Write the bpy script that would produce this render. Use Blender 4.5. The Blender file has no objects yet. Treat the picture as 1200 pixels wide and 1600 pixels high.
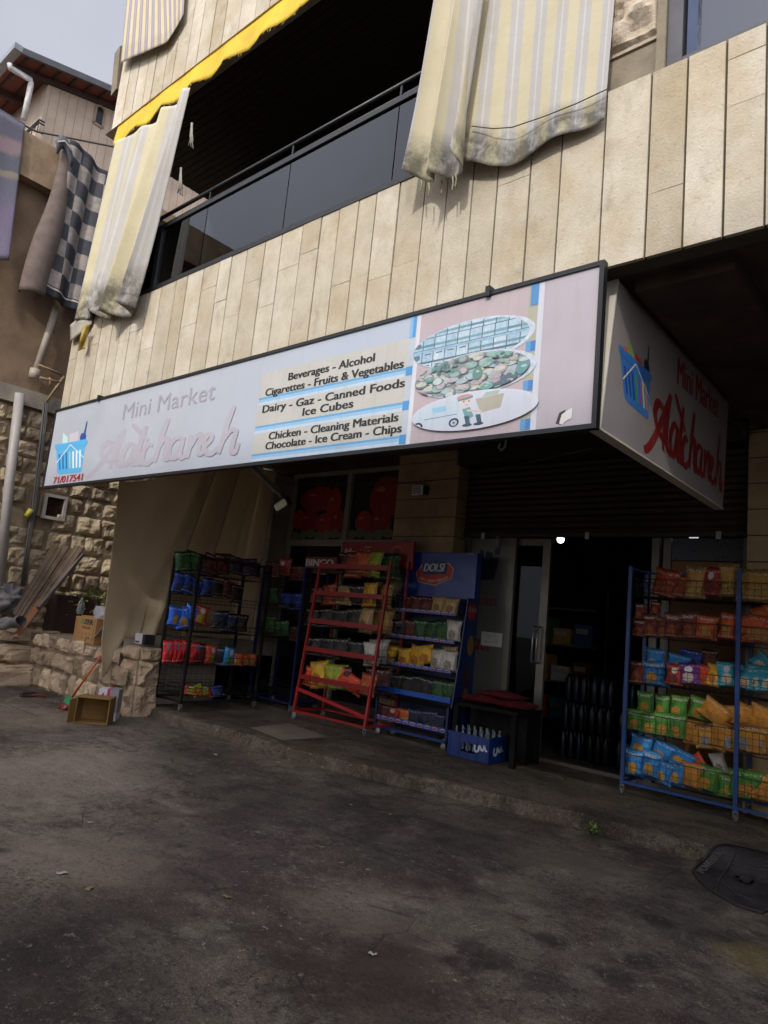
import bpy, bmesh, math, random
from mathutils import Vector, Matrix, noise as mnoise
random.seed(7)
R = math.radians
SC = bpy.context.scene
COL = SC.collection

# ------------------------------------------------------------------ camera
F_PX, W_PX, H_PX = 1074.0, 1200.0, 1600.0
CAM = Vector((0.0, -6.0, 1.55))
AX = Vector((1249, -42, -1074)).normalized()
AZ = Vector((689, -6988, 1074))
AZ = (AZ - AX * AX.dot(AZ)).normalized()
AY = AZ.cross(AX)
def to_world(v): return Vector((AX.dot(v), AY.dot(v), AZ.dot(v)))
cam_d = bpy.data.cameras.new('camera')
cam = bpy.data.objects.new('camera', cam_d)
COL.objects.link(cam)
c_right, c_down, c_fwd = to_world(Vector((1, 0, 0))), to_world(Vector((0, 1, 0))), to_world(Vector((0, 0, 1)))
m3 = Matrix((c_right, -c_down, -c_fwd)).transposed()
cam.matrix_world = Matrix.Translation(CAM) @ m3.to_4x4()
cam_d.sensor_fit = 'HORIZONTAL'
cam_d.sensor_width = 36.0
cam_d.lens = F_PX / W_PX * 36.0
cam_d.clip_start = 0.05
cam_d.clip_end = 2000
SC.camera = cam

# ------------------------------------------------------------------ sky, sun, exposure
SUN_EL, SUN_AZ = 37.0, 17.0            # azimuth: degrees from the street side towards +X
sun_dir = Vector((math.sin(R(SUN_AZ)) * math.cos(R(SUN_EL)), -math.cos(R(SUN_AZ)) * math.cos(R(SUN_EL)), math.sin(R(SUN_EL))))
world = bpy.data.worlds.new('World')
SC.world = world
world.use_nodes = True
wn, wl = world.node_tree.nodes, world.node_tree.links
bg = wn['Background']
sky = wn.new('ShaderNodeTexSky')
sky.sky_type = 'NISHITA'
sky.sun_disc = False
sky.sun_elevation = R(SUN_EL)
sky.sun_rotation = R(180 - SUN_AZ)
sky.air_density = 1.0
sky.dust_density = 6.0
sky.ozone_density = 1.6
hs = wn.new('ShaderNodeHueSaturation')
hs.inputs['Saturation'].default_value = 0.6
wl.new(sky.outputs[0], hs.inputs['Color'])
# thin high haze in front of the blue: a pale, softly uneven veil
wtc = wn.new('ShaderNodeTexCoord')
wno = wn.new('ShaderNodeTexNoise'); wno.inputs['Scale'].default_value = 1.6; wno.inputs['Detail'].default_value = 5
wl.new(wtc.outputs['Generated'], wno.inputs['Vector'])
wmr = wn.new('ShaderNodeMapRange'); wmr.inputs['From Min'].default_value = .3; wmr.inputs['From Max'].default_value = .7
wmr.inputs['To Min'].default_value = .45; wmr.inputs['To Max'].default_value = .7
wl.new(wno.outputs['Fac'], wmr.inputs['Value'])
wmx = wn.new('ShaderNodeMix'); wmx.data_type = 'RGBA'
wl.new(wmr.outputs[0], wmx.inputs[0]); wl.new(hs.outputs[0], wmx.inputs[6])
# the veil glows towards the sun
wdt = wn.new('ShaderNodeVectorMath'); wdt.operation = 'DOT_PRODUCT'; wdt.inputs[1].default_value = sun_dir
wl.new(wtc.outputs['Generated'], wdt.inputs[0])
wgl = wn.new('ShaderNodeMapRange'); wgl.interpolation_type = 'SMOOTHSTEP'
for k_, v_ in (('From Min', .1), ('From Max', 1), ('To Min', 1), ('To Max', 3.6)): wgl.inputs[k_].default_value = v_
wl.new(wdt.outputs['Value'], wgl.inputs['Value'])
wsc = wn.new('ShaderNodeVectorMath'); wsc.operation = 'SCALE'; wsc.inputs[0].default_value = (6.6, 6.75, 7.5)
wl.new(wgl.outputs[0], wsc.inputs['Scale']); wl.new(wsc.outputs[0], wmx.inputs[7])
wl.new(wmx.outputs[2], bg.inputs['Color'])
bg.inputs['Strength'].default_value = 0.1
sun_d = bpy.data.lights.new('sun', 'SUN')
sun_d.energy = 1.6
sun_d.angle = R(2.0)
sun_d.color = (1.0, 0.95, 0.88)
sun = bpy.data.objects.new('sun', sun_d)
COL.objects.link(sun)
sun.rotation_euler = sun_dir.to_track_quat('Z', 'Y').to_euler()
sun.location = sun_dir * 60
SC.view_settings.view_transform = 'Standard'
SC.view_settings.look = 'None'
SC.view_settings.exposure = 0.45
SC.view_settings.gamma = 1.0
SC.view_settings.use_curve_mapping = False

# ------------------------------------------------------------------ helpers
def px(x, y, axis, val):
    """point of the plane axis=val that is seen at photo pixel (x, y)"""
    d = to_world(Vector((x - 600, y - 800, F_PX)))
    t = (val - CAM[axis]) / d[axis]
    return CAM + d * t
def hexc(h):
    h = h.lstrip('#')
    out = []
    for i in (0, 2, 4):
        c = int(h[i:i + 2], 16) / 255
        out.append(c / 12.92 if c <= .04045 else ((c + .055) / 1.055) ** 2.4)
    return tuple(out)
def nz(x, y, z=0.0): return mnoise.noise(Vector((x, y, z)))

class MB:
    def __init__(s):
        s.v, s.f, s.m, s.t, s.sm, s.uv = [], [], [], [], [], {}
    def face(s, idx, mat=0, tint=.5, smooth=False, uv=None):
        if uv: s.uv[len(s.f)] = uv
        s.f.append(idx); s.m.append(mat); s.t.append(tint); s.sm.append(smooth)
    def add(s, vs): 
        n = len(s.v); s.v.extend([tuple(v) for v in vs]); return n
    def box(s, a, b, mat=0, tint=.5, rot=None, skip=()):
        c = (Vector(a) + Vector(b)) / 2; h = (Vector(b) - Vector(a)) / 2
        h = Vector((abs(h.x), abs(h.y), abs(h.z)))
        vs = []
        for sx in (-1, 1):
            for sy in (-1, 1):
                for sz in (-1, 1):
                    p = Vector((sx * h.x, sy * h.y, sz * h.z))
                    if rot is not None: p = rot @ p
                    vs.append(c + p)
        n = s.add(vs)
        for q in ((0, 1, 3, 2), (4, 6, 7, 5), (0, 4, 5, 1), (2, 3, 7, 6), (0, 2, 6, 4), (1, 5, 7, 3)):
            s.face([n + i for i in q], mat, tint)
    def bar(s, a, b, w, d=None, mat=0, up=(0, 0, 1), tint=.5):
        a, b = Vector(a), Vector(b); d = d or w
        t = (b - a); L = t.length; t.normalize()
        u = Vector(up)
        if abs(t.dot(u)) > .98: u = Vector((0, 1, 0))
        x = t.cross(u).normalized(); y = x.cross(t)
        m = Matrix((x, t, y)).transposed()
        c = (a + b) / 2
        s.box(c - Vector((w / 2, L / 2, d / 2)), c + Vector((w / 2, L / 2, d / 2)), mat, tint, rot=m)
    def tube(s, pts, r, n=8, mat=0, smooth=True, cap=True):
        pts = [Vector(p) for p in pts]
        rs = r if isinstance(r, (list, tuple)) else [r] * len(pts)
        rings = []
        prev = None
        for i, p in enumerate(pts):
            t = (pts[min(i + 1, len(pts) - 1)] - pts[max(i - 1, 0)]).normalized()
            if prev is None:
                u = t.cross(Vector((0, 0, 1)))
                if u.length < .05: u = t.cross(Vector((0, 1, 0)))
            else:
                u = prev - t * prev.dot(t)
            u.normalize(); prev = u; w = t.cross(u)
            rings.append(s.add([p + (u * math.cos(k * 2 * math.pi / n) + w * math.sin(k * 2 * math.pi / n)) * rs[i] for k in range(n)]))
        for a, b in zip(rings, rings[1:]):
            for k in range(n):
                s.face([a + k, a + (k + 1) % n, b + (k + 1) % n, b + k], mat, .5, smooth)
        if cap:
            s.face([rings[0] + k for k in range(n)][::-1], mat); s.face([rings[-1] + k for k in range(n)], mat)
    def lathe(s, prof, c, n=12, mat=0, axis=None):
        c = Vector(c); rings = []
        for r, z in prof:
            rings.append(s.add([c + Vector((r * math.cos(k * 2 * math.pi / n), r * math.sin(k * 2 * math.pi / n), z)) for k in range(n)]))
        for a, b in zip(rings, rings[1:]):
            for k in range(n): s.face([a + k, a + (k + 1) % n, b + (k + 1) % n, b + k], mat, .5, True)
        s.face([rings[0] + k for k in range(n)][::-1], mat); s.face([rings[-1] + k for k in range(n)], mat)
    def grid(s, fn, nu, nv, mat=0, smooth=True, tint=.5):
        n = s.add([fn(i / nu, j / nv) for j in range(nv + 1) for i in range(nu + 1)])
        for j in range(nv):
            for i in range(nu):
                a = n + j * (nu + 1) + i
                s.face([a, a + 1, a + nu + 2, a + nu + 1], mat, tint, smooth,
                       uv=[(i / nu, j / nv), ((i + 1) / nu, j / nv), ((i + 1) / nu, (j + 1) / nv), (i / nu, (j + 1) / nv)])
    def poly(s, pts, mat=0, tint=.5):
        n = s.add(pts); s.face(list(range(n, n + len(pts))), mat, tint)
    def prism(s, pts, off, mat=0, tint=.5):
        off = Vector(off); k = len(pts)
        n = s.add([Vector(p) for p in pts] + [Vector(p) + off for p in pts])
        s.face([n + i for i in range(k)], mat, tint)
        s.face([n + k + i for i in range(k)][::-1], mat, tint)
        for i in range(k): s.face([n + i, n + k + i, n + k + (i + 1) % k, n + (i + 1) % k], mat, tint)
    def mesh(s, name, mats):
        me = bpy.data.meshes.new(name)
        me.from_pydata(s.v, [], s.f)
        for m in (mats if isinstance(mats, (list, tuple)) else [mats]): me.materials.append(m)
        me.polygons.foreach_set('material_index', s.m)
        me.polygons.foreach_set('use_smooth', s.sm)
        at = me.attributes.new('tint', 'FLOAT', 'FACE')
        at.data.foreach_set('value', s.t)
        if s.uv:
            ul = me.uv_layers.new(name='UVMap')
            for p in me.polygons:
                q = s.uv.get(p.index)
                if q:
                    for li, c in zip(p.loop_indices, q): ul.data[li].uv = c
        me.update()
        return me
    def obj(s, name, mats, parent=None):
        o = bpy.data.objects.new(name, s.mesh(name, mats))
        COL.objects.link(o)
        if parent is not None: put(o, parent)
        return o

def world_loc(o):
    p = Vector(o.location)
    while o.parent: o = o.parent; p = p + Vector(o.location)
    return p
def put(o, parent):
    """parent a mesh written in world coordinates"""
    o.parent = parent
    o.location = Vector(o.location) - world_loc(parent)
def thing(name, loc, label, cat, group=None):
    o = bpy.data.objects.new(name, None)
    o.empty_display_size = .1
    o.location = loc
    COL.objects.link(o)
    return tag(o, label, cat, group)
def tag(o, label=None, cat=None, group=None, kind=None):
    if label: o['label'] = label
    if cat: o['category'] = cat
    if group: o['group'] = group
    if kind: o['kind'] = kind
    return o
ORD = ['first', 'second', 'third', 'fourth', 'fifth', 'sixth', 'seventh', 'eighth', 'ninth', 'tenth', 'eleventh', 'twelfth', 'thirteenth', 'fourteenth', 'fifteenth']

# ------------------------------------------------------------------ materials
class NT:
    def __init__(s, name):
        s.mat = bpy.data.materials.new(name); s.mat.use_nodes = True
        s.n, s.l = s.mat.node_tree.nodes, s.mat.node_tree.links
        s.b = s.n['Principled BSDF']; s.out = s.n['Material Output']
        s.tc = s.n.new('ShaderNodeTexCoord')
    def set(s, k, v):
        if hasattr(v, 'is_linked') or hasattr(v, 'links'): s.l.new(v, s.b.inputs[k])
        else: s.b.inputs[k].default_value = v if not isinstance(v, tuple) or len(v) == 4 else (*v, 1)
    def noise(s, scale, detail=4, rough=.6, co=None, dist=0, stretch=None):
        t = s.n.new('ShaderNodeTexNoise')
        t.inputs['Scale'].default_value = scale; t.inputs['Detail'].default_value = detail
        t.inputs['Roughness'].default_value = rough; t.inputs['Distortion'].default_value = dist
        s.l.new(s.coord(co, stretch), t.inputs['Vector'])
        return t.outputs['Fac']
    def coord(s, co=None, stretch=None):
        o = co or s.tc.outputs['Object']
        if stretch:
            m = s.n.new('ShaderNodeMapping'); m.inputs['Scale'].default_value = stretch
            s.l.new(o, m.inputs['Vector']); o = m.outputs[0]
        return o
    def vor(s, scale, feature='F1', co=None, stretch=None, out='Distance'):
        t = s.n.new('ShaderNodeTexVoronoi'); t.feature = feature
        t.inputs['Scale'].default_value = scale
        s.l.new(s.coord(co, stretch), t.inputs['Vector'])
        return t.outputs[out]
    def ramp(s, fac, lo, hi, a=0., b=1.):
        t = s.n.new('ShaderNodeMapRange'); t.clamp = True
        t.inputs['From Min'].default_value = lo; t.inputs['From Max'].default_value = hi
        t.inputs['To Min'].default_value = a; t.inputs['To Max'].default_value = b
        s.l.new(fac, t.inputs['Value']); return t.outputs[0]
    def mix(s, fac, a, b, mode='MIX'):
        t = s.n.new('ShaderNodeMix'); t.data_type = 'RGBA'; t.blend_type = mode
        for k, v in ((0, fac), (6, a), (7, b)):
            if hasattr(v, 'links'): s.l.new(v, t.inputs[k])
            else: t.inputs[k].default_value = v if k == 0 else (*v[:3], 1)
        return t.outputs[2]
    def math(s, op, a, b=0.):
        t = s.n.new('ShaderNodeMath'); t.operation = op
        for k, v in ((0, a), (1, b)):
            if hasattr(v, 'links'): s.l.new(v, t.inputs[k])
            else: t.inputs[k].default_value = v
        return t.outputs[0]
    def tint(s):
        t = s.n.new('ShaderNodeAttribute'); t.attribute_name = 'tint'; return t.outputs['Fac']
    def uv(s):
        sp = s.n.new('ShaderNodeSeparateXYZ'); s.l.new(s.tc.outputs['UV'], sp.inputs[0]); return sp.outputs[0], sp.outputs[1]
    def xyz(s):
        sp = s.n.new('ShaderNodeSeparateXYZ'); s.l.new(s.tc.outputs['Object'], sp.inputs[0]); return sp.outputs
    def bump(s, h, strength=.3, dist=.01, prev=None):
        t = s.n.new('ShaderNodeBump'); t.inputs['Strength'].default_value = strength; t.inputs['Distance'].default_value = dist
        s.l.new(h, t.inputs['Height'])
        if prev is not None: s.l.new(prev, t.inputs['Normal'])
        s.l.new(t.outputs[0], s.b.inputs['Normal'])
        return t.outputs[0]
def shade(c, k): return tuple(min(1, x * k) for x in c)
def M(name, col, rough=.6, var=.2, vs=5, bump=0, bs=40, metal=0, spec=.5, dirt=None, dirt_amt=.5, tint=0, co=None):
    """plain surface with mottling, optional dirt colour, fine bump and per-piece tint"""
    if isinstance(col, str): col = hexc(col)
    s = NT(name)
    c = s.mix(s.ramp(s.noise(vs, 5), .3, .7), shade(col, 1 - var), shade(col, 1 + var))
    if tint: c = s.mix(1.0, c, s.mix(s.tint(), (1 - tint,) * 3, (1 + tint,) * 3), 'MULTIPLY')
    if dirt is not None:
        c = s.mix(s.math('MULTIPLY', s.ramp(s.noise(vs * .6, 7, .7), .48, .72), dirt_amt), c, dirt)
    s.set('Base Color', c); s.set('Roughness', rough); s.set('Metallic', metal); s.set('Specular IOR Level', spec)
    if rough > .25: s.set('Roughness', s.ramp(s.noise(vs * 3, 3), .3, .7, rough * .85, min(1, rough * 1.15)))
    if bump: s.bump(s.noise(bs, 4, .65), bump, .01)
    return s.mat
_pm = {}
def PM(h, rough=.5, photo=False):
    """flat printing ink / vinyl"""
    key = (h, photo)
    if key not in _pm:
        s = NT('print_' + h.strip('#'))
        c = s.mix(s.ramp(s.noise(3, 3), .3, .7), shade(hexc(h), .95), shade(hexc(h), 1.05))
        if photo:      # halftone mottle of a faded photographic print
            c = s.mix(1.0, c, s.mix(s.ramp(s.noise(32, 5, .7), .34, .66), (.75, .78, .82), (1.18, 1.18, 1.18)), 'MULTIPLY')
            c = s.mix(.22, c, hexc('#a9c4cf'))
        c = s.mix(s.ramp(s.noise(4, 6, .7, stretch=(5, 5, .4)), .5, .75, 0, .22), c, hexc('#8f8b84'))      # rain streaks
        s.set('Base Color', c); s.set('Roughness', rough)
        _pm[key] = s.mat
    return _pm[key]

def stone_cladding():
    s = NT('stone_cladding')
    t = s.tint()
    c = s.mix(s.ramp(s.noise(3.5, 6, .65), .3, .7), hexc('#b9af9b'), hexc('#d2cab9'))
    c = s.mix(1.0, c, s.mix(t, (.77, .74, .68), (1.09, 1.09, 1.1)), 'MULTIPLY')
    # ochre stains and grey grime, streaked downwards
    c = s.mix(s.math('MULTIPLY', s.ramp(s.noise(1.7, 7, .7, stretch=(1.1, 1, .9)), .48, .72), .5), c, hexc('#a98f60'))
    c = s.mix(s.math('MULTIPLY', s.ramp(s.noise(2.6, 8, .72, stretch=(1.3, 1, .8)), .56, .72), .45), c, hexc('#6f6558'))
    c = s.mix(s.ramp(s.noise(48, 3, .6), .6, .72, 0, .3), c, hexc('#75654f'))
    s.set('Base Color', c); s.set('Roughness', .85); s.set('Specular IOR Level', .2)
    b1 = s.bump(s.noise(60, 3, .7), .6, .007)
    s.bump(s.noise(9, 4), .25, .01, b1)
    return s.mat
def rubble_stone(name, a, b, stain):
    s = NT(name)
    c = s.mix(s.ramp(s.noise(6, 7, .7), .3, .7), hexc(a), hexc(b))
    c = s.mix(1.0, c, s.mix(s.tint(), (.62, .6, .58), (1.25, 1.24, 1.2)), 'MULTIPLY')
    c = s.mix(s.math('MULTIPLY', s.ramp(s.noise(4, 6, .7), .56, .72), .6), c, hexc(stain))
    c = s.mix(s.math('MULTIPLY', s.ramp(s.noise(14, 6, .75), .58, .7), .55), c, hexc('#3a332b'))
    s.set('Base Color', c); s.set('Roughness', .92); s.set('Specular IOR Level', .15)
    b1 = s.bump(s.noise(45, 5, .7), .7, .012)
    s.bump(s.vor(16), .35, .015, b1)
    return s.mat
def ground_mat(name, base, dark, light, joints=False, blots=()):
    s = NT(name)
    c = s.mix(s.ramp(s.noise(.7, 8, .7, dist=.4), .4, .6), hexc(dark), hexc(base))
    c = s.mix(s.ramp(s.noise(.9, 5, .6, dist=1.0), .5, .62, 0, .5), c, hexc('#54423a') if joints else hexc('#6a5a4a'))
    c = s.mix(s.ramp(s.noise(2.3, 8, .7, dist=.6), .5, .72, 0, .75), c, hexc(light))
    c = s.mix(s.ramp(s.noise(1.1, 9, .74, dist=.8, co=None, stretch=(1, 1.7, 1)), .52, .66, 0, .8), c, shade(hexc(dark), .55))
    c = s.mix(s.ramp(s.noise(5.5, 7, .72, dist=.3), .55, .66, 0, .75), c, shade(hexc(dark), .42))
    c = s.mix(s.ramp(s.noise(2.8, 9, .75, dist=.9, stretch=(1, 1.4, 1)), .53, .64, 0, .6), c, shade(hexc(dark), .6))        # oil spots
    c = s.mix(s.ramp(s.noise(7, 9, .82, dist=1.6), .58, .72, 0, .7), c, shade(hexc(light), 1.6))
    c = s.mix(s.ramp(s.noise(.32, 6, .7, dist=.5), .52, .66, 0, .55), c, shade(hexc(light), 1.15))
    c = s.mix(s.ramp(s.noise(24, 8, .8, dist=.6), .56, .7, 0, .6), c, shade(hexc(dark), .42))     # worn pale patches
    c = s.mix(s.math('MULTIPLY', s.ramp(s.vor(38), .06, .13, .9, 0), s.ramp(s.noise(3, 3), .45, .6)), c, shade(hexc(light), 2.0))                        # grit
    c = s.mix(s.ramp(s.noise(90, 4, .75), .38, .6, .6, 0), c, shade(hexc(dark), .35))
    c = s.mix(s.ramp(s.noise(70, 3, .7), .6, .72, 0, .5), c, shade(hexc(light), 1.5))
    if blots:
        gx, gy, gz = s.xyz()
        wob = s.math('MULTIPLY', s.math('SUBTRACT', s.noise(7, 9, .8, dist=.5), .5), 2.6)
        for bx, by, br, amt, colr in blots:
            ddx, ddy = s.math('SUBTRACT', gx, bx), s.math('SUBTRACT', gy, by)
            rr_ = s.math('ADD', s.math('DIVIDE', s.math('SQRT', s.math('ADD', s.math('MULTIPLY', ddx, ddx), s.math('MULTIPLY', ddy, ddy))), br), wob)
            c = s.mix(s.ramp(rr_, .6, 1.15, amt * .8, 0), c, colr)
    c = s.mix(s.math('MULTIPLY', s.ramp(s.noise(30, 6, .8), .52, .6), s.ramp(s.noise(1.5, 5), .42, .58, 0, .8)), c, shade(hexc(dark), .4))
    c = s.mix(s.math('MULTIPLY', s.ramp(s.noise(17, 8, .8), .58, .64), s.ramp(s.noise(.9, 5, .65), .45, .6, 0, .75)), c, shade(hexc(light), 1.35))
    crack = s.math('MULTIPLY', s.ramp(s.vor(2.6, 'DISTANCE_TO_EDGE', stretch=(1, 1.2, 1)), .0, .014, 1, 0), s.ramp(s.noise(.55, 3), .53, .6))
    c = s.mix(s.math('MULTIPLY', crack, .8), c, shade(hexc(dark), .3))
    if joints:
        x, y, z = s.xyz()
        w = s.math('MULTIPLY', s.noise(6, 2), .02)
        for k, off, per in ((x, .35, 2.6), (y, .7, 2.9)):
            d = s.math('ABSOLUTE', s.math('SUBTRACT', s.math('FRACT', s.math('DIVIDE', s.math('ADD', s.math('ADD', k, off), w), per)), .5))
            j = s.math('MULTIPLY', s.ramp(d, .0, .004, 1, 0), s.ramp(s.noise(1.1, 4), .45, .58))
            c = s.mix(s.math('MULTIPLY', j, .85), c, shade(hexc(dark), .3))
    s.set('Base Color', c); s.set('Specular IOR Level', .25)
    s.set('Roughness', s.ramp(s.noise(1.4, 6, .7), .35, .65, .62, .95))
    b1 = s.bump(s.noise(140, 4, .7), .35, .004)
    b2 = s.bump(s.noise(9, 9, .78), 1.0, .04, b1)
    s.bump(s.math('SUBTRACT', 1.0, crack), .6, .008, b2)
    return s.mat
def glass_dark(name, tint, refl_rough=.02, base=(.004, .005, .008), ior=1.7, trans=.75):
    """tinted pane: a mirror-like coat over a darkening, see-through body"""
    s = NT(name)
    tr = s.n.new('ShaderNodeBsdfTransparent'); tr.inputs[0].default_value = (*tint, 1)
    gl = s.n.new('ShaderNodeBsdfGlossy'); gl.inputs['Roughness'].default_value = refl_rough
    gl.inputs['Color'].default_value = (.92, .95, 1, 1)
    fr = s.n.new('ShaderNodeFresnel'); fr.inputs['IOR'].default_value = ior
    mx = s.n.new('ShaderNodeMixShader')
    s.l.new(fr.outputs[0], mx.inputs[0]); s.l.new(tr.outputs[0], mx.inputs[1]); s.l.new(gl.outputs[0], mx.inputs[2])
    s.l.new(mx.outputs[0], s.out.inputs['Surface'])
    return s.mat
def striped_cloth(nst=6.0, ca='#b5b1ac', cb='#cdbf98', name='striped_awning_cloth', mould=1.0):
    s = NT(name)
    u, v = s.uv()
    f = s.math('FRACT', s.math('MULTIPLY', u, nst))
    yel = s.math('MULTIPLY', s.ramp(f, .02, .08), s.ramp(f, .5, .56, 1, 0))
    thin = s.math('MULTIPLY', s.ramp(s.math('ABSOLUTE', s.math('SUBTRACT', f, .78)), .02, .05, 1, 0), .35)
    c = s.mix(yel, hexc(ca), hexc(cb))
    c = s.mix(thin, c, hexc('#dcdad6'))
    c = s.mix(s.ramp(s.noise(3, 6, .7), .45, .75, 0, .35), c, hexc('#a79a75'))
    # mould collected at the hem
    g = s.math('MULTIPLY', s.ramp(v, .78, .9), s.ramp(s.noise(6, 6, .7, dist=.4), .3, .58))
    c = s.mix(s.math('MULTIPLY', g, .85 * mould), c, hexc('#47453d'))
    s.set('Base Color', c); s.set('Roughness', .8); s.set('Specular IOR Level', .2)
    s.bump(s.noise(18, 5, .6), .25, .01)
    return s.mat
def checker_rug():
    s = NT('checker_rug')
    u, v = s.uv()
    cx = s.n.new('ShaderNodeTexChecker'); cx.inputs['Scale'].default_value = 1
    cb = s.n.new('ShaderNodeCombineXYZ')
    s.l.new(s.math('ADD', s.math('MULTIPLY', u, 4.6), .01), cb.inputs[0]); s.l.new(s.math('MULTIPLY', v, 9.6), cb.inputs[1])
    cb.inputs[2].default_value = .5
    s.l.new(cb.outputs[0], cx.inputs['Vector'])
    cx.inputs['Color1'].default_value = (*hexc('#4a4b50'), 1); cx.inputs['Color2'].default_value = (*hexc('#a39a92'), 1)
    blot = s.ramp(s.noise(7, 4, .7), .4, .7, 0, .5)
    c = s.mix(blot, cx.outputs[0], hexc('#57585c'))
    edge = s.math('MAXIMUM', s.ramp(v, .93, .935), s.ramp(v, .03, .035, 1, 0))
    c = s.mix(edge, c, hexc('#3c3d42'))
    line = s.ramp(s.math('ABSOLUTE', s.math('SUBTRACT', v, .945)), .004, .006, 1, 0)
    c = s.mix(line, c, hexc('#c4bcb2'))
    s.set('Base Color', c); s.set('Roughness', .95); s.set('Specular IOR Level', .1)
    s.bump(s.noise(160, 2), .5, .006)
    return s.mat
def purple_rug():
    s = NT('purple_rug')
    u, v = s.uv()
    w = s.math('ADD', s.math('ADD', v, s.math('MULTIPLY', s.noise(1.6, 3), .25)), s.math('MULTIPLY', u, .08))
    c = s.mix(s.ramp(w, .3, .34), hexc('#75747f'), hexc('#a38f90'))
    c = s.mix(s.ramp(w, .42, .45), c, hexc('#74767f'))
    c = s.mix(s.ramp(w, .55, .57), c, hexc('#a39786'))
    c = s.mix(s.ramp(w, .6, .63), c, hexc('#7a7a86'))
    c = s.mix(s.ramp(w, .72, .85), c, hexc('#8a8095'))
    c = s.mix(s.ramp(s.noise(120, 3), .4, .65, 0, .4), c, hexc('#4c4960'))
    s.set('Base Color', c); s.set('Roughness', 1); s.set('Specular IOR Level', .05)
    s.bump(s.noise(130, 3, .7), .9, .015)
    return s.mat
def foil(name, base, blob, logo=None, top=None):
    """printed snack foil: base colour, food picture low on the front, pale badge high up"""
    s = NT(name)
    u, v = s.uv()
    n1 = s.noise(9, 4, .6)
    du = s.math('SUBTRACT', u, .47); dv = s.math('MULTIPLY', s.math('SUBTRACT', v, .32), 1.25)
    r = s.math('SQRT', s.math('ADD', s.math('MULTIPLY', du, du), s.math('MULTIPLY', dv, dv)))
    r = s.math('ADD', r, s.math('MULTIPLY', s.math('SUBTRACT', n1, .5), .35))
    c = s.mix(s.ramp(s.noise(4, 3), .3, .7), shade(hexc(base), 1.05), shade(hexc(base), 1.6))
    food = s.mix(s.ramp(s.noise(22, 4), .35, .65), shade(hexc(blob), .55), shade(hexc(blob), 1.25))
    c = s.mix(s.ramp(r, .25, .28, 1, 0), c, food)
    if logo:
        dv2 = s.math('MULTIPLY', s.math('SUBTRACT', v, .7), 1.3); du2 = s.math('SUBTRACT', u, .5)
        r2 = s.math('SQRT', s.math('ADD', s.math('MULTIPLY', du2, du2), s.math('MULTIPLY', dv2, dv2)))
        c = s.mix(s.ramp(s.math('ADD', r2, s.math('MULTIPLY', n1, .05)), .2, .215, 1, 0), c, hexc(logo))
    if top: c = s.mix(s.ramp(v, .82, .84), c, hexc(top))
    # rows of small print and a darker flash down one side
    band = s.math('MULTIPLY', s.ramp(s.math('ABSOLUTE', s.math('SUBTRACT', v, .84)), .035, .045, 1, 0), s.ramp(s.noise(26, 2, .5, co=s.tc.outputs['UV'], stretch=(1, .55, 1)), .52, .56))
    band2 = s.math('MULTIPLY', s.ramp(s.math('ABSOLUTE', s.math('SUBTRACT', v, .1)), .02, .03, 1, 0), s.ramp(s.noise(40, 2, .5, co=s.tc.outputs['UV']), .5, .56))
    c = s.mix(s.math('MULTIPLY', s.math('MAXIMUM', band, band2), .8), c, hexc('#cfc8b8'))
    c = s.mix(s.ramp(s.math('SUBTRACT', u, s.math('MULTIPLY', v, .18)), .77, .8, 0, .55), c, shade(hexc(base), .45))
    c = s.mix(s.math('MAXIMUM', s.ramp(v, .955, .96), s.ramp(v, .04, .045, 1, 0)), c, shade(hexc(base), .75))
    s.set('Base Color', c); s.set('Roughness', .2); s.set('Specular IOR Level', .8)
    s.set('Metallic', .25)
    s.bump(s.noise(11, 5, .65, dist=1.2), .7, .02)
    return s.mat

# ------------------------------------------------------------------ shared materials
m_stone = stone_cladding()
m_joint = M('dark_joint', '#4c4438', .95, .2)
m_concrete = M('raw_concrete', '#8d8578', .9, .25, 3, .4, 30, dirt=hexc('#5d5346'))
m_plaster = M('grey_plaster', '#8a7f6c', .95, .25, 4, .5, 25, dirt=hexc('#6d604c'))
m_black = M('black_paint', '#141518', .45, .2, 6)
m_alu = M('aluminium', '#625e53', .4, .1, 4, metal=.35)
m_darkwood = M('dark_boarding', '#2a1f19', .6, .25, 5)
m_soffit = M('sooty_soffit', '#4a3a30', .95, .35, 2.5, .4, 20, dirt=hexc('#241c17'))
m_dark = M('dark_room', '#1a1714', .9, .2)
m_ext = M('plain_render', '#d6d0c4', .9, .15)
m_steel = M('zinc_steel', '#9a9b9c', .4, .15, 20, metal=.7)
m_rubber = M('grey_rubber', '#55575a', .7, .15, 20)
m_wire_blk = M('black_wire', '#0f0f11', .5, .1)
FY = -2.28            # street face of the upper floors
DY = 1.47             # shop front line
Z0 = 3.78             # underside edge of the facade
ZL = 5.0              # balcony lip

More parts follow.
